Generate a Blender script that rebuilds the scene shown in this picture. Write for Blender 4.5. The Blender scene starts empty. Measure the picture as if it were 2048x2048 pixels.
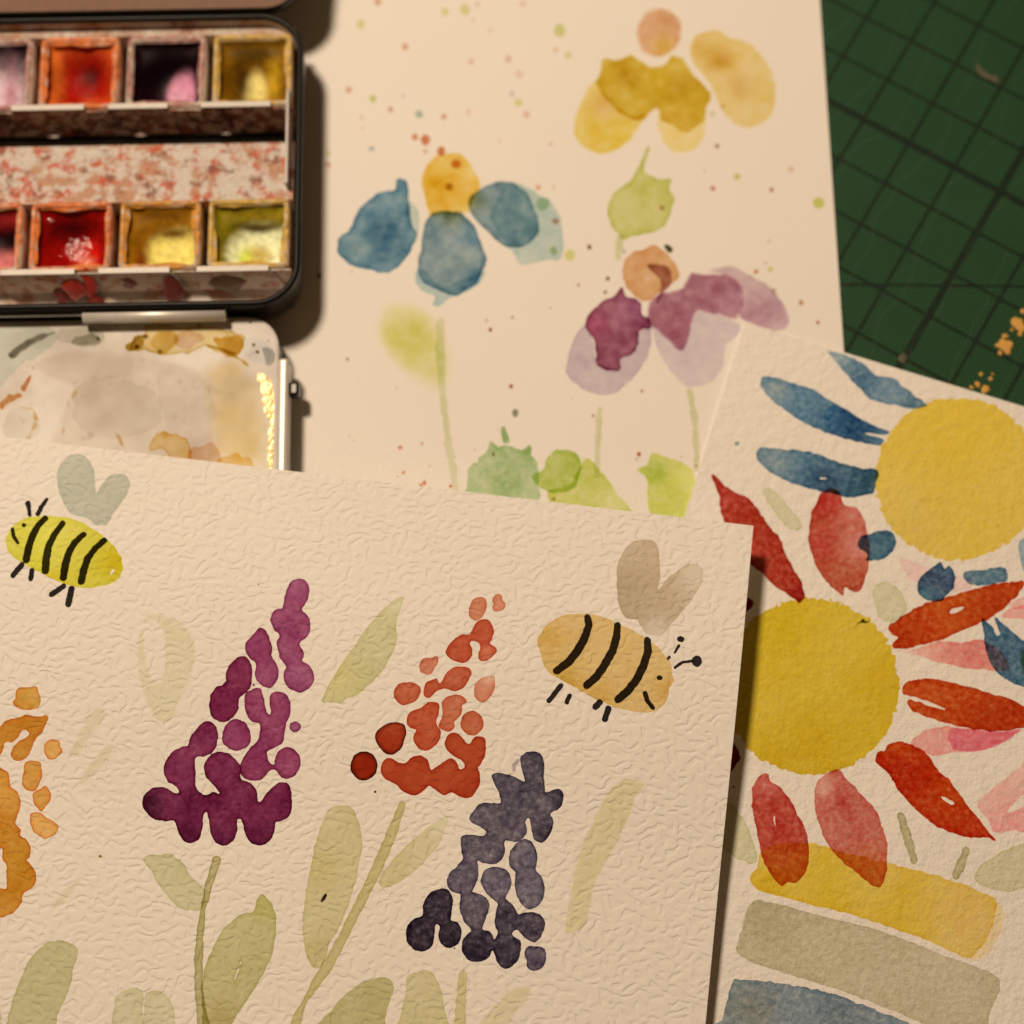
import bpy, math, random
import numpy as np

# ------------------------------------------------------------------ camera, light, exposure
CM = 0.01
sc = bpy.context.scene
FPX = 3320.69                                   # focal length for a 2048 px wide picture
CAMH = 29.710                                  # camera height above the mat, cm
W = np.array([[0.99999, 0.00105, 0.00406],     # camera axes -> world axes
              [0.0, 0.96828, -0.24987],
              [-0.00419, 0.24987, 0.96827]])
from mathutils import Matrix, Vector
camd = bpy.data.cameras.new('camera'); cam = bpy.data.objects.new('camera', camd)
sc.collection.objects.link(cam); sc.camera = cam
cm4 = Matrix([list(W[0]) + [0], list(W[1]) + [0], list(W[2]) + [CAMH * CM], [0, 0, 0, 1]])
cam.matrix_world = cm4
camd.sensor_width = 36.0; camd.lens = 36.0 * FPX / 2048.0
camd.clip_start = 0.01; camd.clip_end = 20.0
camd.dof.use_dof = True; camd.dof.focus_distance = 0.286; camd.dof.aperture_fstop = 7.8

world = bpy.data.worlds.new('World'); sc.world = world; world.use_nodes = True
world.node_tree.nodes['Background'].inputs[0].default_value = (1.0, 0.56, 0.24, 1)
world.node_tree.nodes['Background'].inputs[1].default_value = 0.09

ld = bpy.data.lights.new('desk_lamp_light', 'AREA'); ld.shape = 'DISK'; ld.size = 0.11
ld.energy = 5.55; ld.color = (1.0, 0.785, 0.565)
lamp = bpy.data.objects.new('desk_lamp_light', ld); sc.collection.objects.link(lamp)
lamp.location = (-0.225, 0.355, 0.66)
lamp.rotation_euler = (Vector((0.01, 0.08, 0.0)) - lamp.location).to_track_quat('-Z', 'Y').to_euler()

sc.view_settings.view_transform = 'Standard'; sc.view_settings.look = 'None'
sc.view_settings.exposure = 0.0; sc.view_settings.gamma = 1.0
sc.render.engine = 'CYCLES'
sc.cycles.transparent_max_bounces = 32; sc.cycles.max_bounces = 8
sc.cycles.use_denoising = True

# ------------------------------------------------------------------ helpers
rng = np.random.default_rng(7)
random.seed(7)
COL = sc.collection

def lin(c):
    c = np.asarray(c, float) / 255.0
    return np.where(c <= 0.04045, c / 12.92, ((c + 0.055) / 1.055) ** 2.4)

def tag(o, label=None, cat=None, group=None, kind=None):
    if label: o['label'] = label
    if cat: o['category'] = cat
    if group: o['group'] = group
    if kind: o['kind'] = kind
    return o

def mesh_obj(name, verts, faces, mat, parent=None, smooth=False):
    me = bpy.data.meshes.new(name)
    me.from_pydata([tuple(v) for v in verts], [], [tuple(int(i) for i in f) for f in faces])
    if mat: me.materials.append(mat)
    if smooth:
        me.polygons.foreach_set('use_smooth', np.ones(len(me.polygons), bool))
    me.update()
    o = bpy.data.objects.new(name, me); COL.objects.link(o)
    if parent: o.parent = parent
    return o

def empty(name, loc=(0, 0, 0), rz=0.0):
    o = bpy.data.objects.new(name, None); COL.objects.link(o)
    o.location = loc; o.rotation_euler = (0, 0, rz); o.empty_display_size = 0.01
    return o

def ray(u, v):
    return W @ np.array([(u - 1024) / FPX, -(v - 1024) / FPX, -1.0])

# smooth value noise on a fixed random lattice (x, y in mm)
LAT = rng.random((256, 256))
def vnoise(x, y, scale, seed=0):
    x = np.asarray(x) / scale + seed * 17.31; y = np.asarray(y) / scale + seed * 9.77
    xi = np.floor(x).astype(int); yi = np.floor(y).astype(int)
    fx = x - xi; fy = y - yi
    fx = fx * fx * (3 - 2 * fx); fy = fy * fy * (3 - 2 * fy)
    g = lambda a, b: LAT[a & 255, b & 255]
    return (g(xi, yi) * (1 - fx) + g(xi + 1, yi) * fx) * (1 - fy) + (g(xi, yi + 1) * (1 - fx) + g(xi + 1, yi + 1) * fx) * fy
def fbm(x, y, scale, seed=0):
    return (vnoise(x, y, scale, seed) + .5 * vnoise(x, y, scale / 2.1, seed + 3) + .25 * vnoise(x, y, scale / 4.3, seed + 5)) / 1.75

# ------------------------------------------------------------------ materials
def new_mat(name):
    m = bpy.data.materials.new(name); m.use_nodes = True
    nt = m.node_tree; nt.nodes.clear()
    out = nt.nodes.new('ShaderNodeOutputMaterial')
    return m, nt, out
def N(nt, typ, **kw):
    n = nt.nodes.new(typ)
    for k, v in kw.items(): setattr(n, k, v)
    return n
def L(nt, a, b): nt.links.new(a, b)
def coords(nt, scale=(1000, 1000, 1000), rot=0.0):
    tc = N(nt, 'ShaderNodeTexCoord'); mp = N(nt, 'ShaderNodeMapping')
    mp.inputs['Scale'].default_value = scale; mp.inputs['Rotation'].default_value = (0, 0, rot)
    L(nt, tc.outputs['Object'], mp.inputs['Vector'])
    return mp.outputs['Vector']
def noise(nt, vec, scale, detail=2, rough=.5):
    n = N(nt, 'ShaderNodeTexNoise'); n.inputs['Scale'].default_value = scale
    n.inputs['Detail'].default_value = detail; n.inputs['Roughness'].default_value = rough
    L(nt, vec, n.inputs['Vector'])
    return n.outputs['Fac']
def ramp(nt, fac, stops):
    r = N(nt, 'ShaderNodeValToRGB')
    els = r.color_ramp.elements
    while len(els) < len(stops): els.new(0.5)
    for e, (p, c) in zip(els, stops):
        e.position = p; e.color = tuple(c) + (1,) if len(c) == 3 else c
    L(nt, fac, r.inputs['Fac'])
    return r.outputs['Color']
def mixc(nt, fac, a, b, mode='MIX'):
    m = N(nt, 'ShaderNodeMix', data_type='RGBA', blend_type=mode)
    for s, v in ((0, fac), (6, a), (7, b)):
        if isinstance(v, (int, float)): m.inputs[s].default_value = v
        elif isinstance(v, tuple): m.inputs[s].default_value = v + (1,) if len(v) == 3 else v
        else: L(nt, v, m.inputs[s])
    return m.outputs[2]
def math_(nt, op, a, b=None, c=None):
    m = N(nt, 'ShaderNodeMath', operation=op)
    for i, v in enumerate((a, b, c)):
        if v is None: continue
        if isinstance(v, (int, float)): m.inputs[i].default_value = v
        else: L(nt, v, m.inputs[i])
    return m.outputs[0]
def bump(nt, height, strength, dist):
    b = N(nt, 'ShaderNodeBump'); b.inputs['Strength'].default_value = strength; b.inputs['Distance'].default_value = dist
    L(nt, height, b.inputs['Height'])
    return b.outputs['Normal']
def principled(nt, out, color, rough=.6, metal=0.0, normal=None, spec=.5, coat=0.0):
    p = N(nt, 'ShaderNodeBsdfPrincipled')
    if isinstance(color, tuple): p.inputs['Base Color'].default_value = color + (1,) if len(color) == 3 else color
    else: L(nt, color, p.inputs['Base Color'])
    if isinstance(rough, (int, float)): p.inputs['Roughness'].default_value = rough
    else: L(nt, rough, p.inputs['Roughness'])
    p.inputs['Metallic'].default_value = metal
    p.inputs['Specular IOR Level'].default_value = spec
    p.inputs['Coat Weight'].default_value = coat; p.inputs['Coat Roughness'].default_value = .12
    if normal is not None: L(nt, normal, p.inputs['Normal'])
    L(nt, p.outputs[0], out.inputs['Surface'])
    return p
def plain(name, color, rough=.5, metal=0.0, coat=0.0, spec=.5):
    m, nt, out = new_mat(name)
    v = coords(nt)
    n = noise(nt, v, .6, 3)
    c = mixc(nt, n, tuple(x * .85 for x in color), tuple(min(1, x * 1.12) for x in color))
    principled(nt, out, c, rough, metal, bump(nt, noise(nt, v, 2.5, 3), .15, .00004), spec, coat)
    return m

PAPER = (.80, .775, .74)
def paper_embossed():
    m, nt, out = new_mat('embossed_paper')
    v = coords(nt, (1000, 1000, 1000))
    w = N(nt, 'ShaderNodeTexNoise'); w.inputs['Scale'].default_value = .32; w.inputs['Detail'].default_value = 1
    L(nt, v, w.inputs['Vector'])
    wv = N(nt, 'ShaderNodeVectorMath', operation='MULTIPLY_ADD')
    wv.inputs[1].default_value = (3.4, 3.4, 0)
    L(nt, w.outputs['Color'], wv.inputs[0]); L(nt, v, wv.inputs[2])
    st = N(nt, 'ShaderNodeMapping'); st.inputs['Rotation'].default_value = (0, 0, -.3); st.inputs['Scale'].default_value = (.72, 1.0, 1)
    L(nt, wv.outputs[0], st.inputs['Vector'])
    g = N(nt, 'ShaderNodeTexGabor'); g.gabor_type = '2D'
    g.inputs['Scale'].default_value = .37; g.inputs['Frequency'].default_value = 1.75; g.inputs['Anisotropy'].default_value = 0.0
    L(nt, st.outputs[0], g.inputs['Vector'])
    h = ramp(nt, g.outputs['Value'], [(.36, (0, 0, 0)), (.48, (.8, .8, .8)), (.60, (1, 1, 1))])
    fine = noise(nt, v, 1.6, 3)
    broad = noise(nt, v, .12, 2)
    amp = math_(nt, 'MULTIPLY_ADD', broad, .6, .5)
    hh = math_(nt, 'ADD', math_(nt, 'MULTIPLY', h, amp), math_(nt, 'MULTIPLY', fine, .35))
    col = mixc(nt, noise(nt, v, .03, 2), tuple(x * .97 for x in PAPER), tuple(x * 1.02 for x in PAPER))
    principled(nt, out, col, .82, 0, bump(nt, hh, .70, .00017), .3)
    return m
def paper_cold():
    m, nt, out = new_mat('cold_press_paper')
    v = coords(nt)
    a = noise(nt, v, .62, 2); b = noise(nt, v, 1.9, 2)
    hh = math_(nt, 'ADD', a, math_(nt, 'MULTIPLY', b, .35))
    col = mixc(nt, noise(nt, v, .05, 2), tuple(x * .96 for x in PAPER), tuple(x * 1.02 for x in PAPER))
    principled(nt, out, col, .85, 0, bump(nt, hh, .7, .00050), .25)
    return m
def paper_linen():
    m, nt, out = new_mat('linen_paper')
    v = coords(nt)
    w1 = N(nt, 'ShaderNodeTexWave', wave_type='BANDS', bands_direction='X'); w1.inputs['Scale'].default_value = .45; w1.inputs['Distortion'].default_value = 3; w1.inputs['Detail Scale'].default_value = 1.2
    w2 = N(nt, 'ShaderNodeTexWave', wave_type='BANDS', bands_direction='Y'); w2.inputs['Scale'].default_value = .45; w2.inputs['Distortion'].default_value = 3; w2.inputs['Detail Scale'].default_value = 1.2
    L(nt, v, w1.inputs['Vector']); L(nt, v, w2.inputs['Vector'])
    hh = math_(nt, 'ADD', w1.outputs['Fac'], w2.outputs['Fac'])
    hh = math_(nt, 'ADD', hh, noise(nt, v, .9, 2))
    col = mixc(nt, noise(nt, v, .04, 2), tuple(x * .97 for x in PAPER), tuple(x * 1.01 for x in PAPER))
    principled(nt, out, col, .8, 0, bump(nt, hh, .28, .00010), .3)
    return m
def glaze(name, grain=.35, gscale=1.3, gloss=0.0, grough=.25, gb=.5, gcol=(1, 1, 1, 1)):
    m, nt, out = new_mat(name)
    v = coords(nt)
    at = N(nt, 'ShaderNodeAttribute', attribute_name='tint')
    n1 = noise(nt, v, gscale, 4, .65)
    ex = math_(nt, 'MULTIPLY_ADD', n1, grain * 2, 1 - grain)
    gm = N(nt, 'ShaderNodeGamma'); L(nt, at.outputs['Color'], gm.inputs[0]); L(nt, ex, gm.inputs[1])
    tr = N(nt, 'ShaderNodeBsdfTransparent'); L(nt, gm.outputs[0], tr.inputs[0])
    if gloss > 0:
        gl = N(nt, 'ShaderNodeBsdfGlossy'); gl.inputs['Color'].default_value = gcol; gl.inputs['Roughness'].default_value = grough
        L(nt, bump(nt, noise(nt, v, .9, 2), gb, .0003), gl.inputs['Normal'])
        mx = N(nt, 'ShaderNodeMixShader'); mx.inputs[0].default_value = gloss
        L(nt, tr.outputs[0], mx.inputs[1]); L(nt, gl.outputs[0], mx.inputs[2])
        L(nt, mx.outputs[0], out.inputs['Surface'])
    else:
        L(nt, tr.outputs[0], out.inputs['Surface'])
    return m

M_EMB, M_COLD, M_LINEN = paper_embossed(), paper_cold(), paper_linen()
G_SMOOTH = glaze('watercolour_wash', .42, 1.2)
G_GRAIN = glaze('granulating_watercolour', .9, 1.0)
G_BLOOM = glaze('blooming_watercolour', .75, .42)
G_INK = glaze('black_ink', .12, 1.5)
G_WET = glaze('wet_watercolour', .2, 1.0, .035, .12)
G_FLAT = glaze('soft_watercolour', .12, .8)

# ------------------------------------------------------------------ sheets
class Sheet:
    """flat (or gently bowed) sheet; local axes x right along its top edge, y up, cm"""
    def __init__(s, name, corner_world, angle, x0, x1, y0, y1, thick, zfun, mat, paper_rgb, nx, ny):
        s.c = np.array(corner_world, float); s.a = angle
        s.ex = np.array([math.cos(angle), math.sin(angle)]); s.ey = np.array([-math.sin(angle), math.cos(angle)])
        s.zf = zfun; s.P = lin(paper_rgb); s.ext = (x0, x1, y0, y1)
        xs = np.linspace(x0, x1, nx); ys = np.linspace(y0, y1, ny)
        X, Y = np.meshgrid(xs, ys); Z = zfun(X, Y)
        top = np.c_[X.ravel(), Y.ravel(), Z.ravel()]; bot = top.copy(); bot[:, 2] -= thick
        V = np.r_[top, bot] * CM; n = nx * ny; F = []
        for j in range(ny - 1):
            for i in range(nx - 1):
                a = j * nx + i
                F.append((a, a + 1, a + nx + 1, a + nx)); F.append((n + a, n + a + nx, n + a + nx + 1, n + a + 1))
        for i in range(nx - 1):
            F.append((i + 1, i, n + i, n + i + 1)); b = (ny - 1) * nx + i; F.append((b, b + 1, n + b + 1, n + b))
        for j in range(ny - 1):
            a = j * nx; F.append((a, a + nx, n + a + nx, n + a)); b = a + nx - 1; F.append((b + nx, b, n + b, n + b + nx))
        s.o = mesh_obj(name, V, F, mat)
        s.o.location = (s.c[0] * CM, s.c[1] * CM, 0); s.o.rotation_euler = (0, 0, angle)
    def local(s, u, v):
        d = ray(u, v); z = float(s.zf(0.0, 0.0))
        for _ in range(12):
            k = (z - CAMH) / d[2]; w = (d * k)[:2] - s.c
            l = (w @ s.ex, w @ s.ey); z = float(s.zf(l[0], l[1]))
        return l

CROP = dict(K1=(0, 0, .36232), K2=(0, 500, .36232), K3=(600, 0, .36232), K4=(1100, 0, .31056), K6=(650, 500, .5176),
            F1=(0, 850, .36232), F2=(600, 1100, .28474), F3=(1000, 1000, .28468), F4=(0, 1300, .3871), F5=(550, 1450, .41408),
            R6=(1380, 600, .36226), R7=(1380, 1100, .36226), R8=(1380, 1500, .34576), P=(0, 0, 1.0))

def pts(sheet, crop, P):
    ox, oy, k = CROP[crop]
    return np.array([sheet.local(ox + x * k, oy + y * k) for x, y in P])

def catmull(P, sub=4):
    P = np.asarray(P); p0, p1, p2, p3 = np.roll(P, 1, 0), P, np.roll(P, -1, 0), np.roll(P, -2, 0)
    out = []
    for t in np.arange(sub) / sub:
        out.append(.5 * (2 * p1 + (p2 - p0) * t + (2 * p0 - 5 * p1 + 4 * p2 - p3) * t * t + (3 * p1 - p0 - 3 * p2 + p3) * t ** 3))
    return np.stack(out, 1).reshape(-1, 2)

def sdf_poly(X, Y, P):
    d = np.full(X.shape, 1e9); ins = np.zeros(X.shape, bool)
    for (ax, ay), (bx, by) in zip(P, np.roll(P, -1, 0)):
        ex, ey = bx - ax, by - ay
        q = ex * ex + ey * ey
        if q < 1e-14: continue
        wx, wy = X - ax, Y - ay
        t = np.clip((wx * ex + wy * ey) / q, 0, 1)
        d = np.minimum(d, (wx - ex * t) ** 2 + (wy - ey * t) ** 2)
        if ay != by:
            c = (ay > Y) != (by > Y)
            ins ^= c & (X < ex * (Y - ay) / (by - ay) + ax)
    d = np.sqrt(d)
    return np.where(ins, d, -d)

def sdf_line(X, Y, P, R):
    d = np.full(X.shape, -1e9)
    for k in range(len(P) - 1):
        (ax, ay), (bx, by) = P[k], P[k + 1]
        ex, ey = bx - ax, by - ay; q = ex * ex + ey * ey + 1e-12
        t = np.clip(((X - ax) * ex + (Y - ay) * ey) / q, 0, 1)
        d = np.maximum(d, R[k] + (R[k + 1] - R[k]) * t - np.hypot(X - ax - ex * t, Y - ay - ey * t))
    return d

def msq(X, Y, D):
    """region D > 0 of a grid as a mesh; returns verts (x, y, d) and faces"""
    ny, nx = D.shape
    ins = D > 0
    idx = -np.ones(D.shape, int); idx[ins] = np.arange(ins.sum())
    V = list(zip(X[ins], Y[ins], D[ins])); F = []
    cnt = ins[:-1, :-1].astype(int) + ins[:-1, 1:] + ins[1:, :-1] + ins[1:, 1:]
    jj, ii = np.nonzero(cnt == 4)
    F = [tuple(q) for q in np.stack([idx[jj, ii], idx[jj, ii + 1], idx[jj + 1, ii + 1], idx[jj + 1, ii]], 1)]
    cross = {}
    def cr(a, b):
        key = (a, b) if a < b else (b, a)
        if key not in cross:
            da, db = D[a], D[b]; t = da / (da - db); t = min(max(t, .02), .98)
            cross[key] = len(V)
            V.append((X[a] + (X[b] - X[a]) * t, Y[a] + (Y[b] - Y[a]) * t, 0.0))
        return cross[key]
    for j, i in zip(*np.nonzero((cnt > 0) & (cnt < 4))):
        c = [(j, i), (j, i + 1), (j + 1, i + 1), (j + 1, i)]; poly = []
        for k in range(4):
            a, b = c[k], c[(k + 1) % 4]
            if ins[a]: poly.append(idx[a])
            if ins[a] != ins[b]: poly.append(cr(a, b))
        if len(poly) >= 3: F.append(tuple(poly))
    return np.array(V), F

LAYER = {}
def stroke(sheet, crop, name, color, poly=None, line=None, r=None, circ=None, holes=(), rough=.012, rscale=.9, edge=.35, ew=.035,
           soft=0.0, blot=.18, bscale=5.0, spots=(), mat=None, parent=None, step=.020, edgecol=None, label=None, sharp=False, lift=1):
    """one painted mark: a thin film of pigment lying on the sheet (all lengths cm)"""
    ox, oy, k = CROP[crop]
    mmpp = np.linalg.norm(np.subtract(sheet.local(ox + 1000 * k, oy + 500 * k), sheet.local(ox + 500 * k, oy + 500 * k))) / 500
    if circ is not None:
        cx, cy, rx, ry = circ
        poly = [(cx + rx * math.cos(t), cy + ry * math.sin(t)) for t in np.linspace(0, 2 * math.pi, 14, endpoint=False)]
    if poly is not None:
        p = pts(sheet, crop, poly)
        lo, hi = p.min(0) - .1, p.max(0) + .1
    else:
        p = pts(sheet, crop, line)
        if not hasattr(r, '__len__'): r = [r] * len(line)
        R = np.array(r) * mmpp
        lo, hi = p.min(0) - R.max() - .08, p.max(0) + R.max() + .08
    x0, x1, y0, y1 = sheet.ext
    lo = np.maximum(lo, (x0, y0)); hi = np.minimum(hi, (x1, y1))
    size = max(hi - lo)
    st = min(step, max(size / 26, .006))
    X, Y = np.meshgrid(np.arange(lo[0], hi[0] + st, st), np.arange(lo[1], hi[1] + st, st))
    if poly is not None:
        D = sdf_poly(X, Y, p if sharp else catmull(p))
    else:
        D = sdf_line(X, Y, p, R)
    seed = (abs(hash((round(float(p[0, 0]), 3), round(float(p[0, 1]), 3)))) % 97) + 1
    for h in holes:
        hp = pts(sheet, crop, h['poly'] if 'poly' in h else h['line'])
        if 'poly' in h: D = np.minimum(D, -sdf_poly(X, Y, catmull(hp)))
        else: D = np.minimum(D, -sdf_line(X, Y, hp, np.array([h['r']] * len(hp)) * mmpp))
    D = D + rough * ((vnoise(X * 10, Y * 10, rscale, seed) - .5) * 2 + (vnoise(X * 10, Y * 10, rscale * .4, seed + 2) - .5))
    D = np.minimum(D, np.minimum(np.minimum(X - x0, x1 - X), np.minimum(Y - y0, y1 - Y)) - .004)
    V, F = msq(X, Y, D)
    if len(F) == 0: return None
    x, y, d = V.T
    base = np.log(np.clip(lin(color) / sheet.P, .004, 1.0))          # optical density of the pigment (negative log)
    dens = np.repeat(base[None, :], len(x), 0)
    for s in spots:
        sx, sy, sr, scol = s[:4]; wt = s[4] if len(s) > 4 else 1.0
        c = pts(sheet, crop, [(sx, sy)])[0]
        wgt = wt * np.exp(-((x - c[0]) ** 2 + (y - c[1]) ** 2) / (sr * mmpp) ** 2)
        wgt *= .6 + .8 * fbm(x * 10, y * 10, 4.0, seed + 31)
        wgt = np.clip(wgt, 0, 1)[:, None]
        dens = dens * (1 - wgt) + np.log(np.clip(lin(scol) / sheet.P, .004, 1.0))[None] * wgt
    mul = 1 + blot * 2 * (fbm(x * 10, y * 10, bscale, seed + 11) - .5)
    if edgecol is not None:
        we = (np.exp(-d / ew) * .8)[:, None]
        dens = dens * (1 - we) + np.log(np.clip(lin(edgecol) / sheet.P, .004, 1.0))[None] * we
    mul = mul * (1 + edge * np.exp(-np.maximum(d, 0) / ew))
    if soft > 0:
        a = np.clip(d / soft, 0, 1); mul = mul * a * a * (3 - 2 * a)
    T = np.exp(dens * mul[:, None] * .47)                                # light passes the film twice
    key = id(sheet); LAYER[key] = LAYER.get(key, 0) + 1
    z = sheet.zf(x, y) + .0010 + .00004 * LAYER[key]
    o = mesh_obj(name, np.c_[x, y, z] * CM, F, mat or G_SMOOTH, parent or sheet.o)
    at = o.data.color_attributes.new('tint', 'FLOAT_COLOR', 'POINT')
    at.data.foreach_set('color', np.c_[np.clip(T, 0, 1), np.ones(len(x))].ravel().astype(np.float32))
    if label: o['label'] = label
    return o

def interp_z(ss, zz):
    ss = np.array(ss); zz = np.array(zz)
    # monotone smooth (dense resample of a smoothed polyline)
    S = np.linspace(ss[0], ss[-1], 400); Z = np.interp(S, ss, zz)
    ker = np.hanning(61); ker /= ker.sum()
    Z = np.convolve(np.pad(Z, 30, mode='edge'), ker, 'valid')
    return lambda x, y: np.interp(-np.asarray(y, float), S, Z) + 0 * np.asarray(x, float)
# ------------------------------------------------------------------ cutting mat
GA = math.radians(-31.077); GO = np.array([6.7883, 15.6350])
def mat_local(u, v):
    d = ray(u, v); w = (d * (-CAMH / d[2]))[:2] - GO
    return np.array([w @ [math.cos(GA), math.sin(GA)], w @ [-math.sin(GA), math.cos(GA)]])
def cutting_mat_material():
    m, nt, out = new_mat('green_vinyl')
    v = coords(nt, (100, 100, 100))                       # cm
    sx = N(nt, 'ShaderNodeSeparateXYZ'); L(nt, v, sx.inputs[0]); x, y = sx.outputs[0], sx.outputs[1]
    wob = math_(nt, 'MULTIPLY_ADD', noise(nt, v, 3.0, 2), .02, .024)
    def grid(c):
        return math_(nt, 'LESS_THAN', math_(nt, 'ABSOLUTE', math_(nt, 'SUBTRACT', c, math_(nt, 'ROUND', c))), wob)
    def one(c, at, w):
        return math_(nt, 'LESS_THAN', math_(nt, 'ABSOLUTE', math_(nt, 'SUBTRACT', c, at)), w)
    thin = math_(nt, 'MAXIMUM', grid(x), grid(y))
    thick = math_(nt, 'MAXIMUM', one(x, 3.0, .072), one(y, 0.0, .072))
    a, b = mat_local(1690, 569), mat_local(2048, 573)
    d = (b - a) / np.linalg.norm(b - a); nrm = np.array([-d[1], d[0]]); c0 = float(nrm @ a)
    dl = math_(nt, 'ADD', math_(nt, 'MULTIPLY', x, float(nrm[0])), math_(nt, 'MULTIPLY', y, float(nrm[1])))
    diag = one(dl, c0, .03)
    lines = math_(nt, 'MAXIMUM', math_(nt, 'MAXIMUM', thin, thick), diag)
    vo = N(nt, 'ShaderNodeTexVoronoi', feature='F1', voronoi_dimensions='2D'); vo.inputs['Scale'].default_value = 11.5; vo.inputs['Randomness'].default_value = .0
    mp = N(nt, 'ShaderNodeMapping'); mp.inputs['Rotation'].default_value = (0, 0, .78); L(nt, v, mp.inputs[0]); L(nt, mp.outputs[0], vo.inputs['Vector'])
    dots = math_(nt, 'LESS_THAN', vo.outputs['Distance'], .27)
    green = mixc(nt, noise(nt, v, .5, 4), (.015, .058, .025), (.021, .074, .033))
    green = mixc(nt, math_(nt, 'MULTIPLY', dots, .6), green, (.004, .014, .005))
    wear = ramp(nt, noise(nt, v, 6.0, 5), [(.35, (.75, .75, .75)), (.7, (1, 1, 1))])
    ln = math_(nt, 'MULTIPLY', lines, wear)
    col = mixc(nt, math_(nt, 'MULTIPLY', ln, .88), green, (.006, .008, .006))
    # fine knife scratches
    scr = N(nt, 'ShaderNodeTexWave', wave_type='BANDS'); scr.inputs['Scale'].default_value = .35; scr.inputs['Distortion'].default_value = 6
    L(nt, v, scr.inputs['Vector'])
    sc_ = math_(nt, 'GREATER_THAN', scr.outputs['Fac'], .9992)
    col = mixc(nt, math_(nt, 'MULTIPLY', sc_, .25), col, (.10, .13, .09))
    hh = math_(nt, 'SUBTRACT', noise(nt, v, 40, 2), math_(nt, 'MULTIPLY', dots, .5))
    principled(nt, out, col, .55, 0, bump(nt, hh, .25, .00008), .15)
    return m
def box_mesh(x0, x1, y0, y1, z0, z1, bev=0.0):
    V = [(x, y, z) for z in (z0, z1) for y in (y0, y1) for x in (x0, x1)]
    F = [(0, 2, 3, 1), (4, 5, 7, 6), (0, 1, 5, 4), (2, 6, 7, 3), (0, 4, 6, 2), (1, 3, 7, 5)]
    return V, F
V, F = box_mesh(-34, 14, -24, 14, -.3, 0)
mat_o = mesh_obj('cutting_mat', np.array(V) * CM, F, cutting_mat_material())
mat_o.location = (GO[0] * CM, GO[1] * CM, 0); mat_o.rotation_euler = (0, 0, GA)
tag(mat_o, 'dark green cutting mat with black grid lines, under all the papers', 'cutting mat')
M_FLECK = plain('dried_ochre_paint', (.62, .34, .07), .7)
M_PALE = plain('dried_pale_paint', (.085, .08, .045), .7)
def fleck(u, v, rad, m=M_FLECK, asp=1.0, ang=0.0):
    c = mat_local(u, v); n = 11; V = []; F = []
    for k, (rr, z) in enumerate(((1.0, .002), (.75, .012), (.3, .018))):
        for i in range(n):
            t = 2 * math.pi * i / n
            q = rad * rr * (.7 + .6 * random.random()) if k == 0 else rad * rr * (.75 + .4 * random.random())
            px, py = q * math.cos(t) * asp, q * math.sin(t)
            V.append(((c[0] + px * math.cos(ang) - py * math.sin(ang)) * CM, (c[1] + px * math.sin(ang) + py * math.cos(ang)) * CM, z * CM))
    for k in range(2):
        for i in range(n):
            j = (i + 1) % n; F.append((k * n + i, k * n + j, k * n + n + j, k * n + n + i))
    F.append(tuple(2 * n + i for i in range(n)))
    return mesh_obj('paint_fleck', V, F, m, mat_o)
for u, v, r_ in [(2008, 690, .16), (2014, 697, .12), (2010, 672, .06), (2020, 688, .08), (2000, 706, .06), (2035, 645, .12), (2042, 655, .12), (2029, 640, .07),
                 (2046, 622, .06), (2040, 668, .05), (1995, 690, .05), (1972, 777, .10), (1955, 768, .07), (1962, 748, .05), (1981, 757, .05), (1943, 775, .05), (1968, 784, .05), (2024, 660, .04), (1985, 748, .03)]:
    fleck(u, v, r_ * .85)
fleck(1805, 716, .09, M_PALE)
# thin curled shaving
for k, (u, v) in enumerate([(1958, 138), (1964, 146), (1973, 152), (1982, 156), (1992, 158)]):
    fleck(u, v, .05, M_PALE, 2.0, -.9 + .12 * k)

# ------------------------------------------------------------------ papers
def flat(z): return lambda x, y: z + 0 * np.asarray(x, float) + 0 * np.asarray(y, float)
ang_b = math.radians(0.82)
back = Sheet('flower_sheet', (5.997, 21.5), ang_b, -14.8, 0, -16.0, 0, .035, flat(.05), M_LINEN, (230, 203, 172), 12, 12)
tag(back.o, 'smooth cream paper painted with loose blue, yellow and purple flowers and paint splatters', 'painting')
ang_r = math.radians(-18.05)
right = Sheet('sun_sheet', (4.285, 11.348), ang_r, 0, 10.5, -14.8, 0, .05, flat(.105), M_COLD, (231, 207, 178), 12, 12)
tag(right.o, 'rough cream paper painted with two yellow suns among red and blue petals', 'painting')
ang_f = math.radians(-7.05)
ztop = interp_z([0, 2.6, 4.0, 6.0, 10.0, 14.5], [.99, .965, .86, .64, .48, .24])
front = Sheet('bee_sheet', (4.181, 7.155), ang_f, -17.0, 0, -13.0, 0, .04, ztop, M_EMB, (231, 204, 171), 40, 160)
tag(front.o, 'embossed cream card painted with two striped bees and dotted foxgloves, lying on top', 'painting')
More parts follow.
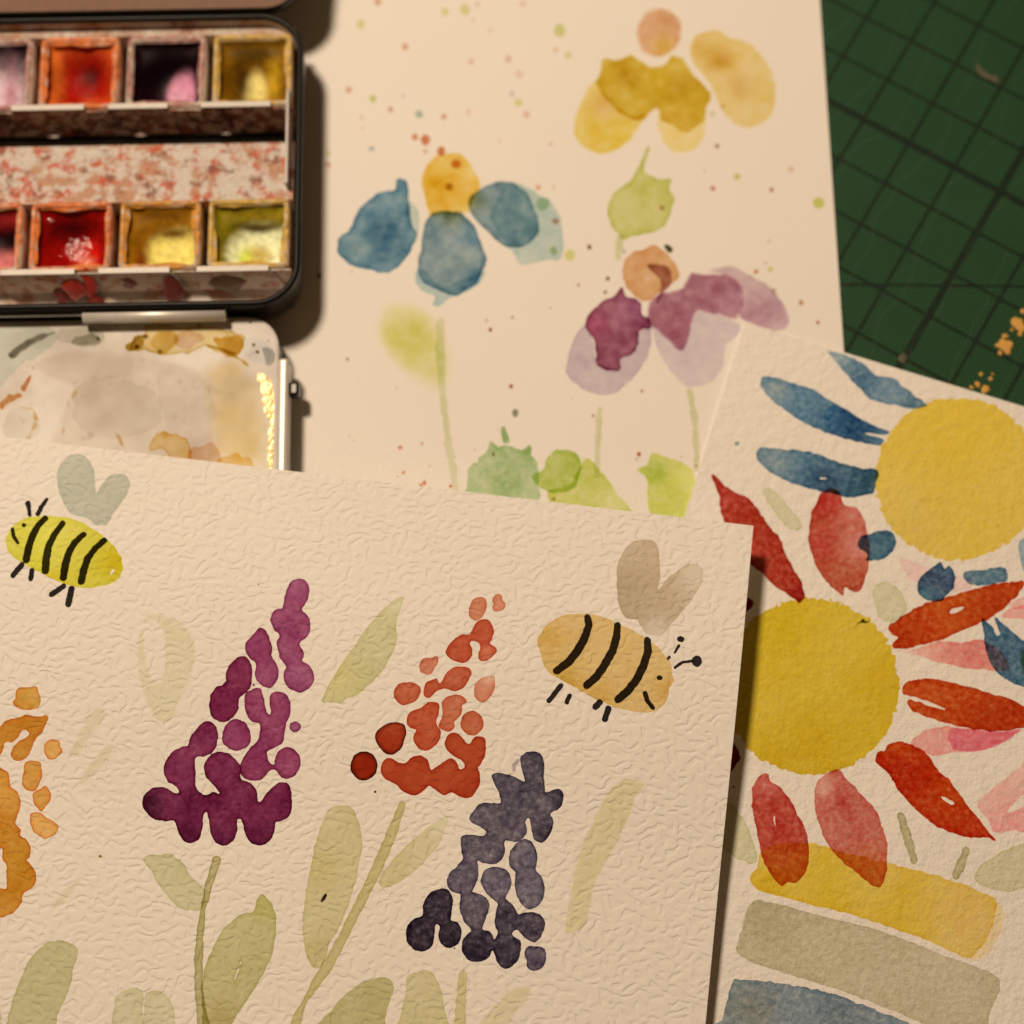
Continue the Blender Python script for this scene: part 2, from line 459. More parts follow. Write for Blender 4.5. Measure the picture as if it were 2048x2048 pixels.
# ------------------------------------------------------------------ bee card
INK = (44, 35, 30)
def S(*a, **k): return stroke(front, *a, **k)
def ink(crop, name, parent, **k):
    return stroke(front, crop, name, INK, mat=G_INK, parent=parent, rough=.006, rscale=.5, edge=.1, blot=.1, step=.014, **k)
bee = S('F1', 'bee_body', (208, 187, 62), poly=[(35,620),(60,570),(110,530),(170,508),(250,500),(330,506),(400,520),(470,548),(540,590),(600,640),(645,690),(672,745),(678,790),(660,840),(610,875),(540,895),(470,900),(400,890),(330,868),(260,835),(190,800),(130,765),(80,735),(45,695),(35,655)],
        holes=[dict(line=[(612,822),(625,800)], r=7)], spots=[(620,760,90,(200,168,30)),(300,850,60,(210,180,40)),(250,620,150,(220,202,72))], edge=.25, label='yellow bee body painted facing left')
for q in ([(250,515),(210,555),(180,610),(160,670),(145,742)], [(345,543),(300,605),(268,670),(255,740),(250,803)], [(462,605),(415,645),(380,705),(360,770),(350,842)], [(575,638),(525,680),(485,735),(462,800),(450,862)]):
    ink('F1', 'stripe', bee, line=q, r=[17,18,20,21,21])
ink('F1', 'mouth', bee, line=[(68,575),(75,615),(100,650)], r=[10,11,9]); ink('F1', 'eye', bee, circ=(132,552,13,12))
ink('F1', 'antenna', bee, line=[(155,435),(158,450),(165,500)], r=[17,12,10]); ink('F1', 'antenna', bee, line=[(258,412),(230,450),(208,492)], r=[11,13,14])
for q, r_ in (([(120,772),(72,830)], 16), ([(177,803),(170,848)], 14), ([(350,890),(285,935)], 16), ([(395,905),(377,990)], 17)): ink('F1', 'leg', bee, line=q, r=r_)
S('F1', 'bee_wing', (187,174,142), poly=[(315,270),(330,220),(365,180),(420,162),(470,175),(505,215),(522,270),(525,330),(530,385),(560,330),(600,285),(650,268),(695,278),(717,310),(712,350),(690,400),(655,450),(620,500),(600,540),(570,556),(520,545),(480,515),(440,505),(395,490),(360,450),(330,380),(317,320)], edge=.2, blot=.25)

bee2 = S('F3', 'bee_body', (215,171,100), poly=[(262,1010),(275,950),(320,890),(380,840),(450,808),(540,798),(640,802),(740,830),(830,870),(920,910),(1010,960),(1090,1020),(1150,1080),(1195,1140),(1208,1210),(1220,1270),(1190,1320),(1180,1390),(1140,1450),(1080,1485),(1000,1490),(900,1480),(800,1455),(700,1410),(600,1360),(500,1300),(400,1245),(330,1200),(305,1150),(290,1090)],
         spots=[(480,1270,110,(200,150,60)),(700,1380,100,(205,150,65)),(340,960,90,(208,160,80)),(1150,1330,80,(206,155,75))], edge=.22, label='amber bee body painted facing right')
for q in ([(615,825),(625,880),(595,970),(545,1060),(480,1140),(400,1200)], [(825,880),(820,960),(790,1060),(735,1160),(680,1240),(610,1300)], [(1035,985),(1040,1060),(1010,1160),(960,1260),(900,1340),(830,1400)]):
    ink('F3', 'stripe', bee2, line=q, r=[24,27,29,29,29,27])
ink('F3', 'eye', bee2, circ=(1122,1248,21,18)); ink('F3', 'mouth', bee2, line=[(1020,1358),(1035,1410),(1075,1460)], r=[18,16,15])
ink('F3', 'antenna_tip', bee2, circ=(1270,977,27,22)); ink('F3', 'antenna', bee2, line=[(1255,1025),(1228,1070)], r=[11,8]); ink('F3', 'antenna', bee2, line=[(1190,1103),(1178,1117)], r=[11,8])
ink('F3', 'antenna', bee2, line=[(1230,1175),(1280,1140),(1345,1132)], r=[12,11,10]); ink('F3', 'antenna_tip', bee2, circ=(1382,1132,36,40))
for q, r_ in (([(427,1305),(345,1410)], 18), ([(488,1375),(468,1420)], 16), ([(700,1420),(670,1455)], 22), ([(762,1465),(738,1540)], 21)): ink('F3', 'leg', bee2, line=q, r=r_)
S('F3', 'bee_wing', (194,163,124), poly=[(820,560),(825,460),(860,370),(930,300),(1020,278),(1090,295),(1112,350),(1125,460),(1125,540),(1105,635),(1160,570),(1230,510),(1310,455),(1380,450),(1420,480),(1425,550),(1390,630),(1330,720),(1260,810),(1190,890),(1130,950),(1060,950),(1000,910),(970,840),(900,835),(850,790),(825,680)],
  spots=[(1380,520,130,(214,188,150)),(1080,930,110,(216,190,156)),(930,700,200,(186,156,118))], edge=.18, blot=.25)

PUR, DPUR = (136,52,76), (96,24,48)
sp = [(1600,100,300,(158,78,100)),(1400,200,150,(150,66,90)),(1480,580,110,(150,66,90)),(780,800,70,(52,10,24)),(970,960,80,(70,14,34)),(1160,980,70,(76,18,40)),(1340,970,90,(84,20,44)),(1470,820,70,(100,26,52)),(1200,820,160,(104,30,54)),(950,820,100,(88,20,44))]
def PF(crop, poly, color=PUR, **k): return stroke(front, crop, 'foxglove_dab', color, poly=poly, mat=G_SMOOTH, edge=.8, ew=.022, blot=.28, bscale=3.2, rough=.010, step=.014, **k)
PF('F1', [(1640,848),(1680,855),(1703,890),(1706,930),(1695,970),(1668,1020),(1695,1045),(1712,1085),(1710,1140),(1690,1175),(1662,1195),(1655,1215),(1672,1240),(1678,1275),(1668,1300),(1705,1325),(1728,1360),(1732,1400),(1718,1440),(1690,1465),(1655,1475),(1615,1465),(1585,1440),(1565,1405),(1567,1365),(1580,1335),(1555,1300),(1535,1255),(1528,1200),(1540,1160),(1510,1125),(1493,1080),(1500,1040),(1525,1015),(1558,1012),(1565,970),(1580,915),(1605,865)], (148,68,92), spots=[(1660,1390,90,(160,84,106)),(1640,900,60,(156,80,102)),(1600,1120,90,(142,62,86))])
PF('F1', [(1430,1118),(1465,1135),(1490,1180),(1503,1230),(1498,1280),(1520,1310),(1540,1350),(1535,1400),(1512,1440),(1485,1453),(1450,1440),(1420,1410),(1405,1375),(1415,1335),(1410,1308),(1380,1290),(1355,1255),(1355,1210),(1380,1175),(1405,1150)], (146,64,88))
PF('F1', [(1335,1275),(1370,1290),(1388,1330),(1392,1390),(1385,1440),(1360,1475),(1340,1490),(1320,1515),(1315,1570),(1290,1610),(1250,1635),(1205,1635),(1170,1610),(1155,1560),(1160,1500),(1185,1455),(1225,1432),(1245,1410),(1245,1370),(1265,1330),(1295,1295)], (122,40,64))
PF('F4', [(1340,195),(1360,230),(1370,290),(1385,328),(1398,325),(1395,280),(1395,240),(1415,218),(1450,215),(1485,235),(1502,280),(1498,330),(1478,380),(1470,430),(1460,475),(1430,500),(1395,515),(1380,530),(1383,560),(1400,586),(1418,590),(1418,570),(1435,525),(1470,503),(1510,510),(1545,545),(1552,590),(1535,635),(1495,663),(1455,658),(1425,622),(1395,622),(1375,645),(1350,670),(1310,678),(1270,665),(1245,640),(1240,600),(1260,550),(1295,500),(1325,475),(1340,440),(1345,385),(1305,370),(1275,335),(1262,285),(1265,230),(1285,210)], (130,46,72), spots=sp[:4])
PF('F4', [(1222+75*math.cos(t)*(1+.06*math.sin(3*t)), 440+82*math.sin(t)) for t in np.linspace(0,2*math.pi,12,endpoint=False)], (142,58,84))
PF('F4', [(735,800),(745,750),(780,718),(825,708),(865,715),(895,738),(925,738),(915,710),(880,690),(855,660),(843,620),(860,570),(890,525),(940,500),(970,495),(985,450),(1020,400),(1060,368),(1100,375),(1125,415),(1125,470),(1105,525),(1065,548),(1015,556),(1008,590),(1012,640),(1008,695),(1035,735),(1070,752),(1100,732),(1135,742),(1105,700),(1070,665),(1053,610),(1070,560),(1110,528),(1155,525),(1195,545),(1225,575),(1243,610),(1245,665),(1290,685),(1325,725),(1338,785),(1370,750),(1410,705),(1450,682),(1490,690),(1505,740),(1508,810),(1490,860),(1450,885),(1425,895),(1415,950),(1390,990),(1345,1010),(1300,1000),(1270,960),(1255,900),(1245,875),(1225,880),(1224,940),(1205,985),(1165,1010),(1125,1000),(1095,965),(1080,900),(1070,840),(1055,850),(1045,920),(1030,975),(995,997),(955,990),(925,950),(905,895),(890,880),(850,885),(800,875),(755,840)], (124,44,68), spots=sp[3:])
PF('F4', [(1525+30*math.cos(t), 398+28*math.sin(t)) for t in np.linspace(0,2*math.pi,9,endpoint=False)], (160,86,104))

# orange foxglove at the card's left
def OF(poly, color=(203,138,50), **k): return stroke(front, 'F4', 'foxglove_dab', color, poly=poly, edge=.35, ew=.016, edgecol=(198,92,32), blot=.28, bscale=3.5, step=.014, **k)
OF([(75,250),(80,215),(105,195),(150,192),(185,187),(200,215),(210,250),(200,290),(160,310),(115,310),(85,295),(65,270)])
OF([(-20,420),(5,390),(30,365),(90,350),(130,335),(180,345),(240,338),(246,365),(225,410),(205,440),(180,465),(165,500),(150,540),(115,568),(80,568),(55,545),(65,510),(95,475),(130,455),(150,430),(125,412),(105,425),(90,455),(60,475),(25,480),(20,510),(0,550),(-20,560)], (192,118,34))
OF([(240,475),(270,460),(305,470),(310,500),(322,515),(310,545),(275,565),(245,560),(228,515)], (220,156,76))
OF([(130,585),(165,572),(205,580),(210,610),(220,645),(205,690),(175,728),(140,725),(115,695),(122,640)], (208,140,58))
OF([(170,740),(205,720),(235,705),(260,735),(255,780),(230,815),(212,835),(180,800),(168,770)], (214,150,68))
OF([(155,850),(200,838),(235,865),(270,880),(300,905),(290,945),(240,975),(205,960),(165,925)], (222,160,82))
OF([(-20,630),(20,622),(45,640),(55,700),(85,730),(105,770),(100,830),(80,880),(85,905),(105,930),(110,960),(145,985),(160,1030),(150,1070),(135,1085),(165,1115),(187,1160),(180,1210),(150,1240),(120,1260),(110,1300),(80,1345),(40,1372),(-20,1370),(-20,1240),(30,1235),(35,1180),(30,1110),(15,1080),(10,1020),(-20,1010)], (199,130,44), spots=[(80,1150,150,(188,118,28)),(20,700,100,(212,146,60))])

# vermilion foxglove
def RF(poly, color=(190,86,52), m=None, **k): return stroke(front, 'F2', 'foxglove_dab', color, poly=poly, mat=m or G_SMOOTH, edge=.7, ew=.022, blot=.22, bscale=3.5, rough=.009, step=.014, **k)
RF([(1185,460),(1190,400),(1210,350),(1250,330),(1295,335),(1312,370),(1308,420),(1280,470),(1240,495),(1205,485)], (202,122,84))
RF([(1350,350),(1380,310),(1415,320),(1420,350),(1445,375),(1430,415),(1385,435),(1352,410),(1360,375)], (208,130,92))
RF([(1250,500),(1300,485),(1340,510),(1362,570),(1350,630),(1335,655),(1370,680),(1382,710),(1350,745),(1310,775),(1265,775),(1248,735),(1268,690),(1255,650),(1215,635),(1195,655),(1210,700),(1205,750),(1170,785),(1120,790),(1060,765),(1025,720),(1045,670),(1090,620),(1140,592),(1195,590),(1215,545)], (184,78,46), spots=[(1310,730,70,(204,112,76))])
RF([(845,790),(870,760),(920,755),(970,745),(972,790),(945,835),(920,870),(880,870),(840,850)], (202,118,82))
RF([(1000,920),(1030,860),(1080,825),(1140,818),(1190,835),(1205,865),(1185,915),(1150,965),(1090,990),(1040,975),(1000,975),(950,1000),(910,1035),(875,1025),(870,985),(885,930),(930,915),(960,905),(975,935)], (188,88,54))
RF([(655,1010),(675,955),(720,930),(790,930),(835,955),(845,1000),(820,1050),(770,1080),(715,1088),(675,1055)], (190,92,58))
RF([(1225,1000),(1230,940),(1270,905),(1310,885),(1365,885),(1370,940),(1360,990),(1330,1040),(1285,1072),(1240,1050)], (206,124,88), spots=[(1330,890,60,(226,176,140))])
RF([(845,1110),(890,1075),(945,1068),(980,1095),(975,1150),(955,1200),(965,1235),(990,1265),(985,1320),(950,1375),(900,1410),(845,1400),(800,1350),(800,1300),(815,1265),(770,1245),(748,1200),(765,1150),(800,1125)], (186,80,46))
RF([(995,1100),(1010,1050),(1060,1020),(1120,1015),(1160,1045),(1170,1070),(1140,1090),(1140,1130),(1110,1180),(1080,1210),(1082,1250),(1050,1278),(1010,1265),(975,1240),(990,1195),(1000,1160)], (194,98,62))
RF([(1208+80*math.cos(t), 1217+87*math.sin(t)) for t in np.linspace(0,2*math.pi,12,endpoint=False)], (190,92,56))
RF([(545,1270),(600,1225),(670,1210),(725,1225),(748,1270),(735,1330),(710,1390),(650,1435),(590,1420),(545,1370),(528,1310)], (162,50,20), m=G_WET, edgecol=(70,20,10))
RF([(450+96*math.cos(t), 1515+103*math.sin(t)) for t in np.linspace(0,2*math.pi,12,endpoint=False)], (148,36,12), m=G_WET, edgecol=(50,10,5))
RF([(1015,1350),(1035,1305),(1085,1283),(1130,1305),(1165,1350),(1190,1360),(1220,1320),(1260,1310),(1300,1330),(1305,1390),(1295,1450),(1270,1500),(1250,1530),(1265,1570),(1265,1630),(1240,1690),(1200,1735),(1150,1740),(1100,1720),(1060,1700),(1015,1720),(975,1705),(930,1670),(905,1655),(870,1690),(830,1718),(780,1720),(720,1690),(680,1650),(640,1630),(590,1600),(567,1550),(575,1500),(610,1465),(650,1465),(690,1490),(740,1495),(780,1460),(840,1440),(890,1465),(912,1520),(925,1540),(980,1510),(1030,1475),(1070,1465),(1100,1490),(1115,1540),(1150,1530),(1155,1500),(1130,1475),(1080,1445),(1030,1405)], (176,62,30), m=G_WET)

# slate foxglove
def BF(poly, color=(92,78,84), **k): return stroke(front, 'F5', 'foxglove_dab', color, poly=poly, mat=G_GRAIN, edge=.7, ew=.022, blot=.25, bscale=3.5, rough=.010, step=.014, **k)
BF([(1185,160),(1210,135),(1255,127),(1290,150),(1300,200),(1298,260),(1305,320),(1320,325),(1350,308),(1385,318),(1393,355),(1375,400),(1340,420),(1330,435),(1345,460),(1335,510),(1305,560),(1275,567),(1250,550),(1238,510),(1235,465),(1222,447),(1210,470),(1218,510),(1200,545),(1160,565),(1115,555),(1105,570),(1112,610),(1090,655),(1050,672),(1005,665),(978,655),(985,710),(970,770),(950,805),(975,810),(1015,830),(1037,880),(1020,930),(1000,985),(1040,1000),(1056,1035),(1066,1030),(1075,1000),(1062,960),(1065,900),(1075,860),(1040,830),(1005,790),(995,740),(1015,700),(1060,685),(1110,695),(1138,735),(1138,790),(1115,835),(1150,870),(1175,915),(1210,905),(1265,910),(1300,935),(1305,975),(1280,1030),(1245,1050),(1205,1025),(1170,990),(1145,1010),(1180,1040),(1188,1080),(1170,1140),(1120,1175),(1080,1155),(1060,1105),(1048,1090),(1030,1125),(985,1145),(935,1135),(905,1095),(903,1050),(930,1005),(945,990),(910,940),(890,880),(895,830),(890,815),(850,800),(830,760),(840,720),(880,680),(905,650),(900,600),(897,545),(930,530),(1000,535),(1018,515),(990,490),(945,470),(940,445),(970,400),(1010,375),(1085,378),(1085,340),(1060,290),(1045,250),(1060,232),(1110,235),(1160,250),(1205,273),(1195,220)],
   (96,82,84), spots=[(980,1080,90,(52,40,46)),(1120,1110,80,(56,44,50)),(1250,980,60,(70,56,62)),(1250,150,50,(60,48,56)),(1300,520,50,(60,48,54)),(1060,760,80,(104,90,94)),(900,730,80,(98,84,88)),(1370,360,40,(62,50,56)),(1120,920,60,(70,56,62))])
BF([(1210,548),(1250,575),(1270,640),(1260,700),(1290,735),(1303,790),(1290,850),(1255,885),(1220,887),(1185,860),(1160,800),(1158,735),(1160,710),(1135,680),(1130,630),(1155,580),(1185,555)], (104,90,94))
BF([(800,790),(840,800),(860,850),(850,920),(850,945),(885,955),(902,1000),(890,1050),(850,1075),(810,1065),(788,1020),(795,975),(775,965),(770,1020),(760,1065),(720,1092),(670,1085),(635,1040),(635,985),(665,940),(710,920),(715,870),(740,820)], (46,34,40), spots=[(790,880,80,(58,45,52))])
BF([(1205,1100),(1220,1070),(1255,1068),(1300,1080),(1308,1130),(1290,1170),(1245,1187),(1215,1165),(1212,1130)], (98,82,88))
S('F5', 'foxglove_smear', (176,150,134), line=[(1175,170),(1155,195),(1155,220)], r=[9,14,9], soft=.03)

# leaves and stems of the bee card
OL = (202,178,124)
def LF(crop, poly, color=OL, name='leaf', **k):
    k.setdefault('edge', .7); k.setdefault('ew', .020); k.setdefault('step', .015); k.setdefault('blot', .26)
    return stroke(front, crop, name, color, poly=poly, **k)
LF('F4', [(742,1075),(765,1060),(820,1058),(870,1052),(915,1075),(950,1110),(985,1165),(1030,1210),(1052,1228),(1062,1260),(1055,1310),(1030,1345),(980,1340),(960,1348),(920,1325),(870,1280),(820,1210),(780,1140),(750,1100)], (202,182,132), edge=.9)
S('F4', 'stem', (184,162,106), line=[(1118,1085),(1080,1210),(1050,1340),(1035,1450),(1025,1600),(1025,1750),(1040,1860),(1060,1990)], r=[22,21,12,18,21,21,24,34], edge=1.0, ew=.02, step=.014)
LF('F4', [(1352,1262),(1390,1295),(1415,1340),(1428,1410),(1420,1500),(1400,1590),(1350,1690),(1290,1790),(1220,1890),(1160,1990),(1060,1990),(1045,1850),(1040,1740),(1060,1640),(1100,1540),(1150,1450),(1210,1390),(1260,1360),(1308,1352),(1325,1300)], (192,172,112), holes=[dict(line=[(1243,1615),(1228,1660),(1208,1715)], r=3)], spots=[(1120,1900,120,(182,158,96)),(1370,1330,70,(190,172,100))], edge=.9)
LF('F4', [(35,2010),(55,1850),(90,1740),(130,1640),(190,1555),(260,1505),(320,1498),(370,1520),(405,1545),(400,1590),(380,1640),(370,1700),(340,1790),(300,1880),(250,2010)], (196,177,124))
LF('F4', [(590,2000),(580,1900),(590,1830),(600,1790),(650,1758),(700,1745),(735,1765),(742,1800),(736,1870),(738,2000)], (208,187,140)); LF('F4', [(748,2000),(745,1900),(750,1790),(770,1765),(820,1760),(865,1790),(895,1840),(905,1910),(900,2000)], (207,186,138))
LF('F4', [(-30,1850),(5,1870),(12,1950),(10,2010),(-30,2010)], (206,186,138))
LF('F1', [(790,1070),(820,1040),(900,1045),(980,1070),(1040,1120),(1075,1190),(1085,1260),(1075,1340),(1040,1440),(990,1540),(970,1600),(940,1640),(870,1640),(840,1600),(800,1520),(770,1430),(755,1340),(752,1240),(762,1150),(785,1110)], (219,195,150), holes=[dict(poly=[(800,1110),(850,1085),(895,1140),(905,1260),(890,1400),(845,1400),(810,1300),(800,1200)])], soft=.05, edge=0, name='pale_leaf')
for q in ([(345,530),(400,430),(450,330),(500,295),(550,300),(545,350),(500,410),(450,480),(400,560)], [(395,690),(420,640),(480,560),(540,490),(600,480),(590,530),(550,590),(500,640),(450,690)], [(250,1350),(290,1280),(350,1210),(430,1160),(420,1200),(370,1270),(310,1330),(270,1360)]):
    LF('F4', q, (219,194,152), soft=.07, edge=0, name='pale_leaf')
LF('F2', [(725,330),(715,400),(690,470),(672,540),(685,600),(660,690),(630,760),(590,830),(530,900),(470,960),(400,1020),(320,1045),(290,1080),(220,1070),(155,1065),(170,1010),(200,950),(260,850),(330,740),(400,650),(460,560),(530,470),(600,400),(670,350)], (202,181,126), spots=[(300,900,150,(206,184,118)),(680,400,90,(212,192,142))])
LF('F5', [(240,440),(270,400),(320,387),(365,395),(395,440),(415,500),(420,580),(405,680),(380,780),(350,880),(310,980),(262,1060),(245,1130),(215,1175),(180,1165),(150,1110),(135,1010),(135,920),(150,800),(165,720),(190,600),(215,510)], (206,183,128), spots=[(250,720,90,(200,175,110)),(200,1100,80,(196,172,112))])
S('F5', 'stem', (196,172,112), line=[(615,385),(580,480),(525,620),(470,740),(400,880),(320,1040),(250,1170),(190,1260),(140,1340),(105,1420),(90,1480)], r=[14,24,26,24,24,22,26,20,11,22,24], edge=.9, ew=.02, step=.014)
LF('F5', [(530,700),(580,640),(650,570),(720,510),(790,460),(835,440),(825,500),(790,580),(730,650),(670,710),(610,750),(560,780),(520,785),(500,760)], (208,184,130), spots=[(810,470,90,(220,196,150))])
LF('F5', [(180,1500),(260,1390),(330,1310),(420,1245),(510,1218),(555,1230),(578,1270),(560,1310),(545,1360),(530,1420),(520,1500)], (190,168,110), edge=.25)
LF('F5', [(598,1500),(610,1390),(630,1300),(640,1220),(690,1190),(740,1185),(775,1220),(800,1280),(820,1380),(825,1500)], (206,183,128))
S('F5', 'stem', (205,181,124), line=[(908,1205),(900,1300),(890,1490)], r=[20,25,26])
LF('F5', [(945,1500),(1040,1370),(1110,1300),(1170,1260),(1240,1270),(1220,1330),(1170,1390),(1090,1500)], (217,192,144), soft=.05, edge=0)
LF('F5', [(1400,1010),(1405,930),(1425,820),(1450,680),(1500,540),(1560,410),(1620,310),(1690,260),(1760,265),(1790,290),(1740,350),(1720,430),(1680,520),(1640,600),(1580,700),(1540,800),(1520,900),(1500,970),(1460,1000)], (216,191,138), soft=.03, edge=.05)
for crop, x, y, r_, c in (('F2',528,1697,7,(60,40,30)), ('F4',518,1065,8,(160,120,50)), ('F1',1400,1435,6,(90,40,50)), ('F1',1427,880,5,(120,90,70)), ('F5',868,1078,6,(60,40,40)), ('F5',1395,612,4,(120,90,70))):
    S(crop, 'paint_speck', c, circ=(x, y, r_, r_), mat=G_FLAT)
S('F5', 'paint_speck', (60,44,30), line=[(225,850),(235,838),(243,824)], r=[4,7,5], mat=G_FLAT)
# ------------------------------------------------------------------ sun sheet
def T(crop, name, color, poly=None, **k):
    k.setdefault('mat', G_GRAIN); k.setdefault('rough', .016); k.setdefault('rscale', 1.0)
    return stroke(right, crop, name, color, poly=poly, **k)
T('R6', 'sun_disc', (221,181,70), circ=(1475,987,452,450), rough=.040, rscale=.7, edge=.1, blot=.16, bscale=9, spots=[(1200,1250,200,(214,174,84),.5),(1500,700,250,(222,180,56))], mat=G_SMOOTH)
T('R7', 'sun_disc', (211,172,48), circ=(670,752,487,487), rough=.042, rscale=.7, edge=.18, blot=.18, bscale=9, spots=[(650,1150,220,(202,158,30)),(1080,800,160,(206,164,34)),(500,420,160,(206,168,36))], mat=G_SMOOTH)
BL = (84,126,152)
T('R6', 'blue_petal', (118,136,142), [(755,282),(820,295),(890,320),(950,345),(1000,395),(1045,420),(1120,430),(1180,480),(1250,535),(1305,575),(1290,590),(1230,598),(1160,585),(1080,570),(1000,550),(950,500),(880,430),(830,370),(790,320)], spots=[(820,320,70,(165,168,158)),(950,420,120,(88,114,126)),(1250,580,80,(88,112,118))])
T('R6', 'blue_petal', (96,124,136), [(388,455),(395,430),(430,422),(510,440),(600,470),(700,500),(760,550),(830,585),(900,630),(970,670),(1040,705),(1100,725),(1085,742),(1040,742),(960,735),(1000,748),(1065,765),(1055,800),(990,795),(900,775),(800,750),(700,710),(600,660),(510,600),(440,540),(400,490)], spots=[(470,500,90,(136,146,142)),(900,700,150,(54,80,98))])
T('R6', 'blue_petal_overlap', (184,186,176), [(742,660),(752,610),(790,584),(830,587),(900,632),(970,672),(1060,715),(1000,730),(940,735),(960,760),(900,772),(800,748),(758,720)], edge=.5)
T('R6', 'blue_petal', (84,112,126), [(365,860),(380,825),(430,815),(520,825),(610,832),(700,850),(780,880),(850,905),(930,925),(1035,938),(1030,1000),(1010,1060),(960,1080),(880,1088),(800,1075),(700,1050),(590,1020),(500,980),(430,940),(385,900)], spots=[(470,880,120,(122,136,136)),(950,1000,140,(54,80,92)),(740,1000,90,(56,78,96))], holes=[dict(line=[(720,985),(765,985)], r=1.5)])
T('R6', 'pale_green_dab', (212,193,150), [(400,1060),(425,1035),(460,1050),(500,1085),(540,1140),(580,1190),(620,1240),(610,1262),(560,1272),(520,1235),(470,1180),(430,1120)], edge=1.0, ew=.022, blot=.15)
T('R6', 'pale_green_dab', (212,193,150), [(1005,1620),(1020,1575),(1070,1553),(1120,1570),(1165,1620),(1195,1680),(1185,1740),(1140,1775),(1080,1778),(1040,1740),(1020,1680)], edge=1.0, ew=.022, blot=.15)
T('R6', 'paint_speck', (140,150,130), circ=(260,793,13,13), edge=.6)
T('R6', 'red_petal', (166,52,32), [(120,980),(140,968),(190,1020),(250,1060),(310,1090),(360,1140),(400,1190),(440,1250),(490,1310),(530,1400),(570,1480),(615,1560),(635,1630),(620,1655),(600,1670),(560,1640),(480,1590),(400,1510),(330,1460),(250,1380),(200,1260),(165,1150),(160,1080)], spots=[(220,1100,80,(180,66,50)),(600,1630,60,(140,26,18))], holes=[dict(line=[(250,1160),(262,1175)], r=3)])
T('R6', 'red_petal', (180,78,50), [(720,1070),(760,1045),(800,1045),(835,1080),(850,1130),(910,1145),(950,1190),(975,1270),(990,1360),(988,1450),(970,1540),(930,1608),(880,1605),(855,1590),(845,1632),(800,1605),(740,1540),(690,1450),(658,1360),(655,1270),(665,1190),(690,1130)], spots=[(740,1120,90,(178,48,36)),(900,1170,90,(204,112,94)),(930,1350,110,(204,116,98)),(700,1350,80,(184,64,50))])
T('R6', 'blue_dab', (72,100,110), [(925,1345),(950,1300),(1000,1290),(1040,1272),(1100,1275),(1135,1315),(1125,1375),(1080,1425),(1020,1438),(975,1435),(980,1405),(940,1375)], edge=.4)
T('R6', 'pale_pink_petal', (236,190,168), [(1150,1430),(1200,1428),(1280,1460),(1350,1490),(1420,1520),(1560,1540),(1540,1600),(1460,1615),(1330,1590),(1240,1560),(1180,1500)], soft=.02)
T('R6', 'blue_dab', (68,88,104), [(1255,1580),(1275,1530),(1320,1490),(1380,1448),(1405,1480),(1430,1462),(1462,1510),(1460,1570),(1430,1620),(1390,1660),(1330,1665),(1280,1640),(1258,1610)], edge=.4, spots=[(1290,1640,60,(80,110,118))])
T('R6', 'blue_dab', (96,118,124), [(1510,1515),(1530,1495),(1620,1490),(1720,1472),(1752,1500),(1745,1550),(1690,1565),(1600,1575),(1545,1570),(1520,1545)], edge=.4)
T('R6', 'blue_petal', (150,160,156), [(1812,1380),(1820,1330),(1870,1310),(1960,1330),(1960,1600),(1870,1540),(1830,1450)])
RD = (188,66,20)
T('R7', 'pale_pink_petal', (232,165,142), [(1720,370),(1750,335),(1844,300),(1930,280),(1930,380),(1830,380)])
T('R7', 'pale_pink_petal', (235,172,150), [(1760,290),(1844,255),(1930,240),(1930,315),(1840,322),(1790,330)], soft=.03)
T('R7', 'orange_red_petal', RD, [(1095,430),(1120,400),(1180,360),(1240,320),(1300,295),(1400,265),(1500,235),(1600,205),(1700,185),(1835,172),(1835,210),(1790,270),(1700,350),(1600,405),(1500,445),(1400,490),(1300,520),(1200,540),(1140,545),(1115,525),(1145,485),(1110,460)], holes=[dict(poly=[(1435,345),(1460,322),(1512,315),(1500,330),(1460,350)])], spots=[(1180,480,100,(176,56,16)),(1500,270,150,(190,78,22)),(1680,300,120,(178,58,18))])
T('R7', 'pink_petal', (226,144,122), [(1130,560),(1200,548),(1300,525),(1400,500),(1480,510),(1600,490),(1640,510),(1720,560),(1760,630),(1750,668),(1650,665),(1550,655),(1450,640),(1350,620),(1270,590)], spots=[(1200,560,110,(236,188,162)),(1550,540,100,(216,122,106))], soft=.02)
T('R7', 'blue_petal', (78,104,116), [(1610,380),(1640,400),(1665,420),(1690,470),(1710,455),(1690,400),(1680,370),(1730,410),(1800,470),(1870,510),(1960,540),(1960,770),(1840,755),(1760,720),(1690,665),(1640,580),(1620,470)])
T('R7', 'olive_dab', (140,146,96), [(1820,580),(1870,520),(1960,500),(1960,720),(1850,690),(1825,650)], soft=.03)
T('R7', 'pink_petal', (228,150,130), [(1215,1060),(1250,1025),(1330,985),(1420,970),(1520,985),(1640,995),(1740,1000),(1830,990),(1780,1030),(1700,1075),(1620,1105),(1530,1118),(1440,1125),(1350,1140),(1280,1120),(1230,1090)], soft=.02)
T('R7', 'pink_petal_overlap', (222,146,146), [(1420,1040),(1450,985),(1560,990),(1740,1000),(1825,992),(1750,1050),(1650,1096),(1550,1114),(1460,1100)], edge=.2)
T('R7', 'orange_red_petal', RD, [(1170,770),(1190,735),(1260,715),(1350,715),(1450,735),(1540,755),(1650,790),(1750,815),(1844,860),(1930,905),(1930,960),(1840,980),(1740,1000),(1650,1000),(1550,985),(1450,965),(1350,935),(1260,905),(1210,870),(1195,840),(1225,828),(1300,852),(1410,880),(1310,835),(1225,805),(1180,795)], spots=[(1700,930,160,(174,50,14)),(1350,750,120,(192,74,24))])
